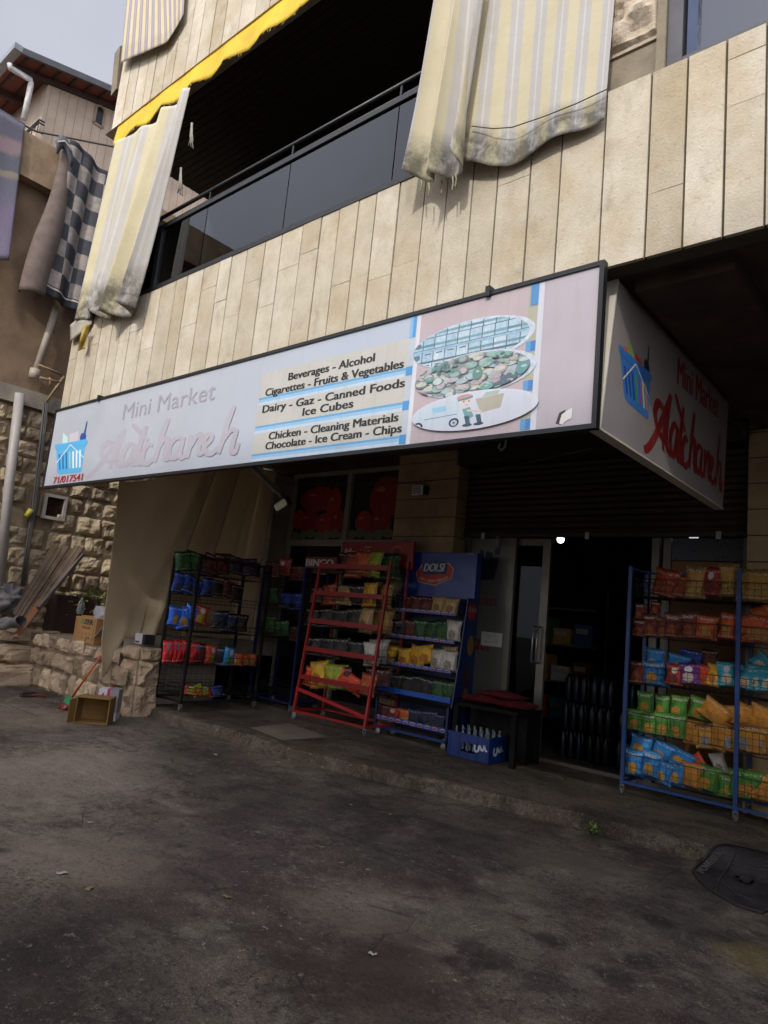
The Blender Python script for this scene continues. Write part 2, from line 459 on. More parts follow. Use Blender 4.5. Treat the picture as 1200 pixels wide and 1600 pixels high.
# ------------------------------------------------------------------ ground
g = MB()
g.poly([(-150, -150, 0), (150, -150, 0), (150, 150, 0), (-150, 150, 0)])
BLOTS = []
for x_, y_, r_, a_, c_ in ((540, 1480, .5, .75, '#3a2d27'), (620, 1560, .4, .7, '#3a2d27'), (450, 1260, .8, .55, '#2a2624'), (640, 1330, .55, .5, '#2a2624'), (330, 1330, .6, .55, '#30262a'), (740, 1480, .1, .85, '#231a18'), (770, 1500, .12, .85, '#231a18'), (725, 1508, .09, .8, '#231a18'), (1025, 1440, .09, .9, '#1f1a19'), (860, 1470, .1, .8, '#231a18'), (1060, 1440, .3, .6, '#262322'), (1070, 1390, .28, .6, '#262424'), (850, 1535, .1, .8, '#231c1a'),
                           (1000, 1500, .09, .8, '#201a18'), (970, 1530, .1, .75, '#201a18'), (60, 1210, 1.1, .4, '#a8998a'), (160, 1190, .7, .35, '#a09182'), (20, 1120, .9, .4, '#a4927e'), (130, 1340, .5, .35, '#9c8d7c'), (60, 1460, .45, .6, '#2c2320'), (30, 1540, .35, .65, '#241d1b'), (440, 1180, .5, .4, '#928270'), (300, 1200, .6, .5, '#2c2725'), (1185, 1500, .2, .35, '#8a7a3a'), (700, 1290, .5, .45, '#2b2725'), (560, 1420, .35, .4, '#8b8074'), (900, 1350, .5, .35, '#857a6e')):
    q_ = px(x_, y_, 2, 0); BLOTS.append((q_.x, q_.y, r_ * 1.1, a_, hexc(c_)))
tag(g.obj('road', ground_mat('yard_concrete', '#776c61', '#403732', '#93887c', True, BLOTS)), kind='structure')

pav = MB()
edge_px = [(236, 1103), (262, 1113), (300, 1124), (350, 1135), (385, 1147), (430, 1160), (470, 1172), (500, 1178), (560, 1192), (610, 1203), (690, 1219), (760, 1235), (850, 1256), (920, 1272), (1000, 1293), (1090, 1316), (1200, 1345)]
edge = [px(x, y, 2, .12) for x, y in edge_px]
edge = [edge[0] + Vector((-.55, .25, 0))] + edge + [Vector((1.2, .4, .12)), Vector((4, .5, .12))]
fine = []
for a, b in zip(edge, edge[1:]):
    k = max(2, int((b - a).length / .06))
    for i in range(k):
        p = a.lerp(b, i / k)
        fine.append(p + Vector((0, .035 * nz(p.x * 2.2, 3) + .018 * nz(p.x * 9, 7), 0)))
nfi = len(fine)
prof = [(-.055, -.125), (-.04, -.07), (-.03, -.03), (-.012, -.008), (.03, 0), (.15, 0)]
rows = [pav.add([p + Vector((.01 * nz(p.x * 8, j), dy - .02 * abs(nz(p.x * 5, j * 3)), dz + (.012 * nz(p.x * 6, j + 9) if dz < -.005 else 0))) for p in fine]) for j, (dy, dz) in enumerate(prof)]
rows.append(pav.add([Vector((p.x, 7.5, .12)) for p in fine]))
for a, b in zip(rows, rows[1:]):
    for i in range(nfi - 1): pav.face([a + i, a + i + 1, b + i + 1, b + i])
tag(pav.obj('pavement', ground_mat('pavement_concrete', '#72675a', '#433a31', '#8c8173')), kind='structure')
pp = MB()
q = [px(x, y, 2, .124) for x, y in ((390, 1137), (450, 1130), (515, 1152), (440, 1156))]
pp.poly(q[::-1])
tag(pp.obj('pavement_patch', M('pavement_patch', '#71675b', .9, .2, 5, .3, 60, dirt=hexc('#6a6054'))), kind='structure')

# ------------------------------------------------------------------ the market building
bld = thing('market_building', (-4, 2, 0), 'pale stone clad building with deep overhang above an open ground floor shop', 'building')

def cladding(mb, x0, x1, z0, z1, y, w, seed, split=True, zf=None):
    rr = random.Random(seed)
    x = x0
    while x < x1 - .03:
        ww = w * rr.uniform(.8, 1.2)
        if x + ww > x1 - .1: ww = x1 - x
        zt = zf(x + ww / 2) if zf else z1
        g_ = rr.uniform(.004, .008)
        cuts = [z0]
        if split and rr.random() < .6:
            cuts.append(z0 + (zt - z0) * rr.uniform(.25, .8))
            if rr.random() < .12: cuts.append(zt - rr.uniform(.06, .16))
        cuts = sorted(c for c in cuts if c < zt - .04) + [zt]
        t0 = rr.random()
        for a, b in zip(cuts, cuts[1:]):
            t = min(1, max(0, t0 * .55 + rr.random() * .45))
            dy = rr.uniform(0, .004)
            b2 = b - (.003 if b < zt else 0)
            pts = [(x + g_, y - dy, a), (x + ww - g_, y - dy - rr.uniform(0, .003), a), (x + ww - g_, y - dy, b2), (x + g_, y - dy, b2)]
            mb.prism(pts, (0, .03, 0), 0, t)
        x += ww

low = MB()
cladding(low, -9.05, 2.6, Z0, ZL, FY, .252, 3)
low.box((-9.04, FY + .012, Z0 + .004), (2.6, FY + .16, ZL - .006), 1)
low.obj('wall', [m_stone, m_joint], bld)
top = MB()
cladding(top, -9.02, 2.6, 7.86, 10.6, FY + .02, .26, 5)
top.box((-9.01, FY + .032, 7.87), (2.6, FY + .2, 10.6), 1)
# ledge course under the fascia
for k in range(9):
    xa = -9.04 + k * 1.3
    top.prism([(xa + .003, FY - .05, 7.78), (xa + .003, FY + .3, 7.76), (xa + .003, FY + .3, 7.855), (xa + .003, FY + .0, 7.855)], (1.294, 0, 0), 0, .45 + .1 * (k % 3))
top.obj('fascia', [m_stone, m_joint], bld)

# overhang slab, soffit, beams
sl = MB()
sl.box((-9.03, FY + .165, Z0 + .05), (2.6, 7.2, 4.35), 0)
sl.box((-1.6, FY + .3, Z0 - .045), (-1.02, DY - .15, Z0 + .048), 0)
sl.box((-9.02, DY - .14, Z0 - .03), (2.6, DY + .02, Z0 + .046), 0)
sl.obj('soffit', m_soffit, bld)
# upper mass: balcony room shell
up = MB()
up.box((-9.02, .25, 4.36), (2.6, 7.2, 10.6), 0)
up.box((-9.02, FY + .21, 7.9), (2.6, .248, 10.58), 0)
up.box((-3.1, FY + .17, ZL), (-1.36, .245, 7.755), 0)
up.obj('upper_wall', m_dark, bld)
cl = MB()
for k in range(24):
    ya = FY + .2 + k * .1
    cl.box((-9.0, ya, 7.73), (-3.12, ya + .09, 7.75), 0, .3 + .4 * random.random())
cl.box((-9.0, FY + .2, 7.757), (-3.12, .24, 7.78))
cl.obj('balcony_ceiling', m_darkwood, bld)
sd = MB()
sd.box((-9.0, FY + .5, 4.36), (-8.8, .24, 6.6), 0)
sd.box((-8.98, FY + .25, 6.6), (-8.72, .24, 6.85), 1)
sd.obj('balcony_side_wall', [M('brown_door_paint', '#5a3a2a', .6), m_plaster], bld)

# glass balustrade and handrails
gl = MB()
xs = [-8.9, -7.62, -6.25, -4.9, -3.55, -3.12]
for a, b in zip(xs, xs[1:]): gl.box((a + .006, FY + .02, ZL + .05), (b - .006, FY + .035, 5.78))
gl.obj('balustrade_glass', glass_dark('smoked_glass', (.3, .34, .33), ior=1.5), bld)
rl = MB()
rl.box((-8.95, FY - .01, ZL + .001), (-3.1, FY + .07, ZL + .05))
rl.box((-8.95, FY, 5.781), (-3.1, FY + .06, 5.83))
rl.tube([(-8.95, FY + .03, 5.97), (-3.1, FY + .03, 5.97)], .022)
rl.tube([(-8.95, FY + .06, 5.89), (-3.1, FY + .06, 5.89)], .012)
for a in xs[:-1]: rl.bar((a, FY + .03, 5.82), (a, FY + .03, 5.97), .02)
rl.box((-7.2, FY - .005, ZL + .05), (-7.12, FY + .06, 5.8))
rl.obj('balcony_rail', m_black, bld)

# rough pier and window at the right end of the first floor
st = MB()
def rough_patch(mb, O, U, V, N, corners, depth, rough, nu=8, nv=6, tint=.5, mat=0, seed=0, pw=6):
    """rock faced stone: bilinear patch over 4 plane corners, pushed out along N"""
    def fn(a, b):
        p0 = corners[0] + (corners[1] - corners[0]) * a; p1 = corners[3] + (corners[2] - corners[3]) * a
        p = p0 + (p1 - p0) * b
        e = (1 - abs(2 * a - 1) ** pw) * (1 - abs(2 * b - 1) ** pw)
        h = depth * e ** .4 + rough * e ** .4 * (.5 - 1.5 * abs(nz(p.x * 4 + seed, p.y * 4, seed)) + .7 * nz(p.x * 9 - seed, p.y * 9, seed) - .5 * abs(nz(p.x * 16, p.y * 16 + seed, seed)))
        return O + U * p.x + V * p.y + N * h
    mb.grid(fn, nu, nv, mat, False, tint)
UX, UY, UZ = Vector((1, 0, 0)), Vector((0, 1, 0)), Vector((0, 0, 1))
NS = Vector((0, -1, 0))
for k, (za, zb) in enumerate(((5.3, 6.2), (6.21, 7.1), (7.11, 7.74))):
    rough_patch(st, Vector((0, FY + .05, 0)), UX, UZ, NS, [Vector((-1.74, za)), Vector((-1.42, za)), Vector((-1.42, zb)), Vector((-1.74, zb))], .06, .05, 20, 30, .75, 0, k)
st.box((-3.08, FY + .045, 5.28), (-1.42, FY + .16, 7.75), 0, .6)
st.obj('rough_pier', rubble_stone('split_stone', '#a89884', '#c9bcab', '#8e7c66'), bld)
pl = MB()
pl.box((-3.09, FY + .06, ZL), (-1.43, FY + .168, 5.279))
pl.box((-1.42, FY + .01, ZL), (-1.365, FY + .16, 7.75))
pl.obj('plaster_band', m_plaster, bld)
wf = MB()
wf.box((-1.36, FY + .03, ZL + .0), (-1.27, FY + .1, 7.5)); wf.box((-1.268, FY + .03, ZL + .002), (2.5, FY + .1, ZL + .05)); wf.box((.5, FY + .03, ZL + .052), (.57, FY + .1, 7.5))
wf.box((-1.25, FY + .05, ZL + .06), (-1.19, FY + .09, 7.4), 1)
win = wf.obj('window', [M('grey_window_frame', '#4b4a4e', .5), M('blue_frame', '#22375a', .5)], bld)
wg = MB(); wg.box((-1.19, FY + .085, ZL + .05), (2.5, FY + .095, 7.4))
wg.obj('pane', M('blue_window_glass', '#16243a', .12, .1, 2, spec=.9), win)

# ---- shop front
m_pillar = M('dusty_pillar_stone', '#a08a68', .85, .2, 3, .3, 40, dirt=hexc('#6a563c'))
def pillar(x0, x1, y0, y1):
    mb = MB(); z = .12; k = 0
    while z < Z0 + .04:
        zb = min(z + .255, Z0 + .046)
        mb.box((x0, y0, z + .006), (x1, y1, zb - .006), 0, .35 + .3 * random.random()); z = zb
    mb.box((x0 + .012, y0 + .012, .12), (x1 - .012, y1, Z0 + .045), 1)
    return mb.obj('pillar', [m_pillar, m_joint], bld)
pillar(-6.13, -5.1, 1.22, DY + .1)
pillar(-1.67, -.6, 1.22, DY + .1)
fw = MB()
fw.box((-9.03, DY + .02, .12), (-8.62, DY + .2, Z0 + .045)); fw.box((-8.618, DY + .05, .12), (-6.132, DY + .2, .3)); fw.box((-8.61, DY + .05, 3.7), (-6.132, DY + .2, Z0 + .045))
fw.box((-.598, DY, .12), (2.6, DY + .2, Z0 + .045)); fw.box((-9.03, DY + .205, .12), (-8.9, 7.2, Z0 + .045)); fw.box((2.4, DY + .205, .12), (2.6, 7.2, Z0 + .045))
fw.box((1.0, FY + .17, .0), (1.2, DY - .003, Z0 + .045))  # unseen end wall, added to darken the side sign and the recess
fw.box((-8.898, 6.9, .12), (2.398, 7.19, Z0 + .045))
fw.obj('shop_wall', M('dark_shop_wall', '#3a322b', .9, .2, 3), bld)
# tiled corner below the curtain and the low plinth it hangs over
ph = MB(); ph.box((-8.95, -.95, .02), (-8.35, .2, 1.02)); ph.box((-8.96, .205, .02), (-8.6, DY + .0, 1.0)); ph.box((-8.9, 1.12, 1.002), (-8.62, DY + .01, 3.7))
ph.obj('plinth', M('grey_plinth', '#7c7466', .9, .2, 3, .3, 30, dirt=hexc('#544c42')), bld)

# display window
wz0, wz1 = 2.66, 3.69
w2 = MB()
for a, b in (((-8.6, DY - .02, wz0 - .1), (-6.14, DY + .06, wz0)), ((-8.6, DY - .02, wz1), (-6.14, DY + .06, wz1 + .06)), ((-8.6, DY - .02, .3), (-8.52, DY + .06, wz0 - .1)),
             ((-8.6, DY - .02, wz0), (-8.52, DY + .06, wz1)), ((-7.33, DY - .03, wz0), (-7.24, DY + .06, wz1)), ((-7.33, DY - .02, .3), (-7.25, DY + .06, wz0 - .1)), ((-6.2, DY - .02, .3), (-6.14, DY + .06, wz0 - .1)), ((-6.2, DY - .02, wz0), (-6.14, DY + .06, wz1))):
    w2.box(a, b)
dwin = w2.obj('display_window', M('window_aluminium', '#8d8878', .5, .1, 4), bld)
ps = MB()
ps.box((-8.519, DY + .03, wz0), (-6.201, DY + .04, wz1), 0)
rr = random.Random(4)
def blob(mb, c, rx, rz, y, mat, n=18, w=.12, seed=0, th=.003):
    pts = []
    for k in range(n):
        a = 2 * math.pi * k / n
        q_ = 1 + w * nz(math.cos(a) * 1.3 + seed, math.sin(a) * 1.3, seed * 1.7)
        pts.append((c[0] + rx * q_ * math.cos(a), y, c[1] + rz * q_ * math.sin(a)))
    mb.prism(pts, (0, th, 0), mat)
for k, (x, z, rx, rz) in enumerate([(-8.0, 3.32, .42, .2), (-7.62, 3.2, .16, .3), (-8.15, 2.95, .26, .2), (-7.78, 2.92, .2, .17), (-7.5, 2.95, .16, .2), (-8.4, 3.0, .14, .16), (-6.55, 3.3, .34, .32), (-6.95, 2.92, .17, .19), (-6.62, 2.9, .22, .2)]):
    blob(ps, (x, z), rx, rz, DY + .022 - .001 * k, 1 + k % 2, seed=k)
    blob(ps, (x - rx * .3, z + rz * .35), rx * .25, rz * .12, DY + .008 - .001 * k, 4, seed=k + 9, th=.002)
for k in range(13):
    blob(ps, (-8.42 + k * .18, 2.72 + .02 * (k % 3)), .1, .075, DY + .003 - .0008 * k, 3, seed=k, th=.0008)
ps.obj('poster', [PM('#120d0b'), PM('#8e1c14'), PM('#a32a1c'), PM('#6a6d4c'), PM('#c4604a')], dwin)
pg = MB(); pg.box((-8.52, DY + .03, .3), (-6.21, DY + .04, wz0 - .1)); pg.obj('pane', M('dark_shop_glass', '#0b0c0d', .1, .1, spec=.7), dwin)

# roller shutter, rolled half down
sh = MB()
k = 0; z = 2.74
while z < 3.74:
    sh.prism([(-5.09, DY - .02, z), (-5.09, DY - .045, z + .035), (-5.09, DY - .02, z + .07), (-5.09, DY - .005, z + .07), (-5.09, DY - .005, z)], (3.41, 0, 0), 0, random.random())
    z += .074
sh.box((-5.09, DY - .05, 2.69), (-1.68, DY - .005, 2.738), 1)
sh.box((-5.09, DY - .32, 3.6), (-1.68, DY - .06, Z0 + .04), 1)
for x in (-4.8, -3.4, -2.0): sh.box((x, DY - .075, 2.66), (x + .05, DY - .052, 2.74), 2)
sh.obj('roller_shutter', [M('shutter_brown', '#33291f', .6, .25, 4, tint=.2), M('shutter_rail', '#2b241d', .6), m_steel], bld)

# aluminium door front
fr = MB()
FZ = 2.685
for x0, x1, y in ((-5.08, -5.0, 0), (-4.42, -4.33, 0), (-2.66, -2.58, 0), (-2.55, -2.47, .03), (-1.76, -1.69, 0)):
    fr.box((x0, DY + y, .16), (x1, DY + y + .06, FZ), 0)
fr.box((-5.09, DY - .01, .12), (-1.68, DY + .1, .158), 0)
fr.box((-5.09, DY + .1, .12), (-1.68, DY + .2, .145), 1)
dfr = fr.obj('door_front', [m_alu, m_darkwood], bld)
dr = MB(); dr.box((-3.99, DY + .065, .16), (-3.89, DY + .11, FZ))
dr.box((-4.7, DY + .065, .16), (-4.64, DY + .11, FZ)); dr.box((-4.64, DY + .065, .16), (-3.99, DY + .11, .25)); dr.box((-4.64, DY + .065, 2.6), (-3.99, DY + .11, FZ))
sdr = dr.obj('sliding_door', m_alu, bld)
dg = MB(); dg.box((-4.63, DY + .08, .26), (-4.0, DY + .09, 2.59)); dg.obj('pane', glass_dark('door_glass', (.3, .32, .31), ior=1.22), sdr)
hd = MB()
for x in (-4.02, -3.965): hd.tube([(x, DY + .06, 1.2), (x, DY + .0, 1.2), (x, DY + .0, 1.62), (x, DY + .06, 1.62)], .012, 6)
hd.obj('handle', m_steel, sdr)
fpn = MB(); fpn.box((-4.998, DY + .025, .16), (-4.421, DY + .035, FZ))
fpn.obj('side_pane', M('frosted_film', '#5f5f5b', .35, .1, 2, spec=.5), dfr)
rp = MB(); rp.box((-2.46, DY + .035, 2.45), (-1.762, DY + .045, FZ), 0); rp.box((-2.46, DY + .035, .16), (-1.762, DY + .045, 2.44), 1)
rp.obj('fixed_pane', [M('grey_film', '#33343a', .3), M('tan_board', '#6a4c26', .7, .2, 3)], dfr)

# interior floor, ceiling lamp, dim stock
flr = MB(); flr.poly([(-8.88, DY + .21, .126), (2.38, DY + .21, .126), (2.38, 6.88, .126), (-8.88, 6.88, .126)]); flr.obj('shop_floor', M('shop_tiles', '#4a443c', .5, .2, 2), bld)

# ------------------------------------------------------------------ building across the street (behind the viewer; keeps the yard in shade)
opp = thing('apartment_building', (-6, -17, 0), 'unseen plain rendered apartment block across the yard, shaped to shade the shop', 'building')
ob = MB()
TOPZ = 2.66 + .795 * (14 - 2.28)
ob.box((-8, -22, 0), (2.4, -14, TOPZ), 0)
ob.box((2.4, -22, 0), (6.5, -14.0, TOPZ + 1.0), 0)  # unseen taller part, shaped to keep sun off the right rack
ob.obj('wall', m_ext, opp)
ow = MB(); ow.box((0, -13.99, 0), (1.4, -13.9, 1.5))
w0 = None
for k in range(4):
    for zz in (1.2, 4.3, 7.4):
        if w0 is None: w0 = w_ = ow.obj('window', M('window_dark_glass', '#20252b', .15), opp); base_ = Vector(w0.location)
        else:
            w_ = w0.copy(); COL.objects.link(w_); w_.parent = opp
        w_.location = base_ + Vector((-7.2 + k * 3.6, 0, zz))

# ------------------------------------------------------------------ neighbour house on the left (its side faces +X)
NX = -12.0
m_tan = M('tan_render', '#7f6a54', .95, .22, 2.2, .6, 35, dirt=hexc('#5c4430'), dirt_amt=.6)
m_rub = rubble_stone('rubble_wall_stone', '#93836c', '#b8a990', '#8d5f3c')
m_mort = M('earth_mortar', '#7a6a55', .95, .3, 6, .6, 40)
nb = thing('neighbour_house', (-13, 0, 0), 'old tan rendered house with rubble stone ground floor left of the shop', 'house')
mb = MB(); mb.box((-20, -9, 4.72), (NX - .22, 9, 8.28)); mb.obj('wall', m_tan, nb)
mb = MB(); mb.box((-20, -9.1, 8.285), (NX, 9, 9.06)); mb.obj('parapet', M('parapet_render', '#968066', .95, .25, 3, .8, 40, dirt=hexc('#6e5840')), nb)
mb = MB(); mb.box((-20, -9, 4.44), (NX + .1, 9, 4.715)); mb.obj('ledge', m_concrete, nb)
mb = MB()
def rubble(mb, O, U, V, N, u0, u1, v0, v1, hrow, wmin, wmax, depth, rough, seed, jit=.03, holes=()):
    rg = random.Random(seed); v = v0
    while v < v1 - .05:
        h = hrow * rg.uniform(.78, 1.2)
        if v + h > v1 - .12: h = v1 - v
        u = u0 + rg.uniform(-.2, 0)
        while u < u1:
            w = rg.uniform(wmin, wmax)
            um, vm = u + w / 2, v + h / 2
            if not any(a < um < b and c < vm < d for a, b, c, d in holes):
                g_ = .014
                j = lambda: rg.uniform(-jit, jit)
                cs = [Vector((u + g_ + j(), v + g_ + j() * .6)), Vector((u + w - g_ + j(), v + g_ + j() * .6)), Vector((u + w - g_ + j(), v + h - g_ + j() * .6)), Vector((u + g_ + j(), v + h - g_ + j() * .6))]
                rough_patch(mb, O, U, V, N, cs, depth * rg.uniform(.6, 1.2), rough, 9, 7, rg.random(), 0, rg.uniform(0, 50), 4)
            u += w
        v += h
rubble(mb, Vector((NX, 0, 0)), UY, UZ, UX, -5.5, 4.5, .55, 4.42, .3, .24, .5, .045, .06, 11, holes=[(-1.5, -.75, 2.5, 3.15)])
mb.box((-20, -9, 0), (NX + .004, 9, 4.435), 1)
mb.obj('stone_wall', [m_rub, m_mort], nb)
# small window with white frame
a, b = px(71, 770, 0, NX + .08), px(100, 815, 0, NX + .08)
ya, yb, za, zb = a.y, b.y, b.z, a.z
mb = MB()
for p, q in (((ya, za), (yb, za + .05)), ((ya, zb - .05), (yb, zb)), ((ya, za + .05), (ya + .05, zb - .05)), ((yb - .05, za + .05), (yb, zb - .05))):
    mb.box((NX + .02, p[0], p[1]), (NX + .1, q[0], q[1]))
w = mb.obj('window', M('old_white_frame', '#a39c92', .6, .2, 6), nb)
mb = MB(); mb.box((NX + .03, ya + .05, za + .05), (NX + .05, yb - .05, zb - .05)); mb.obj('pane', M('brown_dark_pane', '#2a1d18', .25), w)
mb = MB()
for k in range(4): mb.box((NX + .02, ya - .24 + k * .055, za + .03), (NX + .09, ya - .2 + k * .055, zb - .02))
mb.obj('shutter', M('weathered_shutter', '#7b6a55', .8), nb)
# pipes
pipe_m = M('pale_plastic_pipe', '#a39688', .55, .15, 6)
mb = MB(); X = NX - .08
P_ = [px(88, 480, 0, X), px(76, 520, 0, X), px(53, 590, 0, X)]
mb.tube(P_, .06, 10); mb.tube([px(55.5, 577, 0, X), px(52, 592, 0, X)], .085, 10)
mb.obj('downpipe', pipe_m, nb)
mb = MB(); X = NX + .19
mb.tube([px(31, 615, 0, X), px(14, 760, 0, X), px(-2, 915, 0, X)], .075, 12)
mb.obj('downpipe', M('grey_plastic_pipe', '#9a948e', .5, .12, 5), nb)
mb = MB(); X = NX - .1
for q in ([(60, 570), (96, 585)], [(62, 590), (96, 598)], [(78, 590), (78, 604)], [(100, 588), (72, 628)]):
    mb.tube([px(*p, 0, X + .25) for p in q], .022, 6)
mb.obj('water_pipe', M('rusty_tan_pipe', '#8a7355', .6), nb)
mb = MB(); X = NX + .15
for k in (0, 3.2, 5.4): mb.tube([px(69 + k, 628, 0, X), px(62 + k, 700, 0, X), px(51 + k * .8, 790, 0, X), px(42 + k * .8, 850, 0, X), px(33 + k * .8, 915, 0, X)], .016, 6)
mb.obj('cable_bundle', M('grey_cables', '#4e4c4a', .6), nb)
mb = MB()
c = px(46, 803, 0, NX + .16); mb.tube([c - Vector((0, .05, .06)), c + Vector((0, .02, .07))], .05, 8); mb.obj('tape_band', M('yellow_tape', '#a39a2c', .5), nb)

# rugs airing over the parapet
mb = MB()
X = NX + .03
qc = [px(-40, 150, 0, X), px(39, 196, 0, X), px(12, 408, 0, X), px(-45, 395, 0, X)]
def rugfn(u, v):
    p = (qc[0].lerp(qc[1], u)).lerp(qc[3].lerp(qc[2], u), v)
    return p + Vector((.05 * math.sin(u * 7 + v) * v + .012, 0, 0))
mb.grid(rugfn, 24, 24)
def overfn(u, v):
    p = qc[0].lerp(qc[1], u); a_ = v * math.pi / 2
    return Vector((p.x - .5 * v, p.y, max(p.z, 9.075) + .0 + .03 * math.sin(v * 3)))
mb.grid(overfn, 12, 4)
o = mb.obj('rug', purple_rug())
sm_ = o.modifiers.new('thick', 'SOLIDIFY'); sm_.thickness = .03; sm_.offset = 1
tag(o, 'shaggy purple rug with wavy stripes airing over the tan parapet', 'rug')

rug = thing('rug', px(120, 300, 0, NX), 'grey and cream chequered rug with rolled edge hanging on the parapet beside the yellow curtain', 'rug')
mb = MB(); X = NX + .06
TL, TR = px(106, 222, 0, X), px(190, 292, 0, X)
BL, BR = px(64, 462, 0, X), px(150, 505, 0, X)
def rf(u, v):
    p = TL.lerp(TR, u).lerp(BL.lerp(BR, u), v)
    wv = .07 * math.sin(u * 9.5 + .8 * v) * (.35 + .65 * v) + .03 * math.sin(u * 21 + v * 3)
    return p + Vector((.09 + wv, 0, .05 * math.sin(u * 8) * (1 - v) * .6))
mb.grid(rf, 60, 60)
o = mb.obj('rug_pile', checker_rug(), rug); s_ = o.modifiers.new('thick', 'SOLIDIFY'); s_.thickness = .015
mb = MB()
tp, bt = px(101, 236, 0, X), px(52, 464, 0, X)
n = 14
def rollfn(u, v):
    p = tp.lerp(bt, v)
    r = .05 + .105 * min(1, v * 1.6)
    a_ = -2.2 + u * 4.9
    return p + Vector((.06 + r * math.cos(a_), r * 1.25 * math.sin(a_), 0)) + Vector((0, .05 * math.sin(v * 5), 0))
mb.grid(rollfn, 20, 30)
m_back = M('rug_backing', '#6d5f58', .95, .2, 6, .6, 90)
o = mb.obj('rolled_edge', m_back, rug); s_ = o.modifiers.new('thick', 'SOLIDIFY'); s_.thickness = .015
mb = MB()
mb.grid(lambda u, v: px(88 + 24 * u, 222 + 26 * u * u - 14 * math.sin(u * 3) + (18 * v), 0, X + .12 + .05 * math.sin(v * 3)), 12, 8)
o = mb.obj('top_fold', M('rug_grey_edge', '#55565b', .95, .2, 8, .5, 90), rug); s_ = o.modifiers.new('thick', 'SOLIDIFY'); s_.thickness = .03
mb = MB()
mb.tube([px(91, 222, 0, X + .2), px(101, 221, 0, X + .2), px(108, 229, 0, X + .2), px(112, 238, 0, X + .2)], .018, 6)
mb.obj('white_stripe', M('rug_white_line', '#b5aea6', .9), rug)

# ------------------------------------------------------------------ hillside house far behind
FX = -28.0
fh = thing('hillside_house', (-32, 3, 8), 'cream panelled house with red tiled eaves high up the slope behind', 'house')
m_fpan = NT('cream_panels')
x, y, z = m_fpan.xyz()
jt = m_fpan.ramp(m_fpan.math('ABSOLUTE', m_fpan.math('SUBTRACT', m_fpan.math('FRACT', m_fpan.math('DIVIDE', m_fpan.math('ADD', y, x), .36)), .5)), .0, .04, 1, 0)
cc = m_fpan.mix(m_fpan.ramp(m_fpan.noise(1.5, 5), .3, .7), hexc('#a49281'), hexc('#b5a493'))
m_fpan.set('Base Color', m_fpan.mix(jt, cc, hexc('#55493f'))); m_fpan.set('Roughness', .85)
yc = px(68, 170, 0, FX).y
zt = px(77, 136, 0, FX).z + .3
# roof: rises away from the street, deep red soffit
OV, best_ = 1.6, 9
for i in range(40):
    o_ = .3 + .06 * i; a_, b_ = px(34, 80, 0, FX + o_), px(182, 143, 0, FX + o_); w_ = px(82, 127, 0, FX)
    er = abs(a_.z + (w_.y - a_.y) * (b_.z - a_.z) / (b_.y - a_.y) - .2 - w_.z)
    if er < best_: best_, OV = er, o_
e0 = px(34, 80, 0, FX + OV); e1 = px(182, 143, 0, FX + OV)
sl_ = (e1.z - e0.z) / (e1.y - e0.y)
ye, ze = e0.y, e0.z
def rz_(yy): return ze + (yy - ye) * sl_
mb = MB(); mb.prism([(FX, yc, 5), (FX, 15, 5), (FX, 15, rz_(15) - .13), (FX, yc, rz_(yc) - .13)], (-12, 0, 0)); mb.obj('wall', m_fpan.mat, fh)
mb = MB()
mb.prism([(FX + OV, ye, rz_(ye) - .12), (FX + OV, 16, rz_(16) - .12), (FX + OV, 16, rz_(16)), (FX + OV, ye, rz_(ye))], (-16, 0, 0), 0)
mb.obj('roof', M('eaves_boards_red', '#6e3d30', .8, .2, 4), fh)
mb = MB()
for k in range(16):
    yy = ye + .2 + k * .62
    mb.prism([(FX + OV - .05, yy, rz_(yy) - .19), (FX + OV - .05, yy + .08, rz_(yy + .08) - .19), (FX + OV - .05, yy + .08, rz_(yy + .08) - .125), (FX + OV - .05, yy, rz_(yy) - .125)], (-14, 0, 0), 0)
for k in range(5):
    xx = FX + .1 - k * 2.1
    mb.prism([(xx, ye + .05, rz_(ye) - .4), (xx, 15, rz_(15) - .4), (xx, 15, rz_(15) - .2), (xx, ye + .05, rz_(ye) - .2)], (-.18, 0, 0), 0)
mb.obj('rafters', M('dark_rafters', '#3b2a24', .8), fh)
mb = MB()
mb.prism([(FX + OV + .002, ye, rz_(ye) - .16), (FX + OV + .002, 16, rz_(16) - .16), (FX + OV + .002, 16, rz_(16) + .1), (FX + OV + .002, ye, rz_(ye) + .1)], (.12, 0, 0), 0)
mb.obj('verge_board', M('dark_metal_verge', '#4a4a50', .5), fh)
mb = MB(); mb.box((FX - 14, ye - .3, rz_(ye) - .12), (FX + OV + .12, ye - .004, rz_(ye) + .12)); mb.obj('gutter', M('zinc_gutter', '#83858a', .4, metal=.3), fh)
mb = MB(); d0 = px(16, 102, 1, ye - .1)
ww = Vector((px(47, 126, 1, yc - .3)))
mb.tube([px(15.5, 100, 0, FX + .5), px(16, 106, 0, FX + .5), px(48, 125, 0, FX + .3), px(48.5, 131, 0, FX + .3), px(37, 187, 0, FX + .3)], .11, 8)
mb.obj('downpipe', M('white_far_pipe', '#b9b6b4', .5), fh)
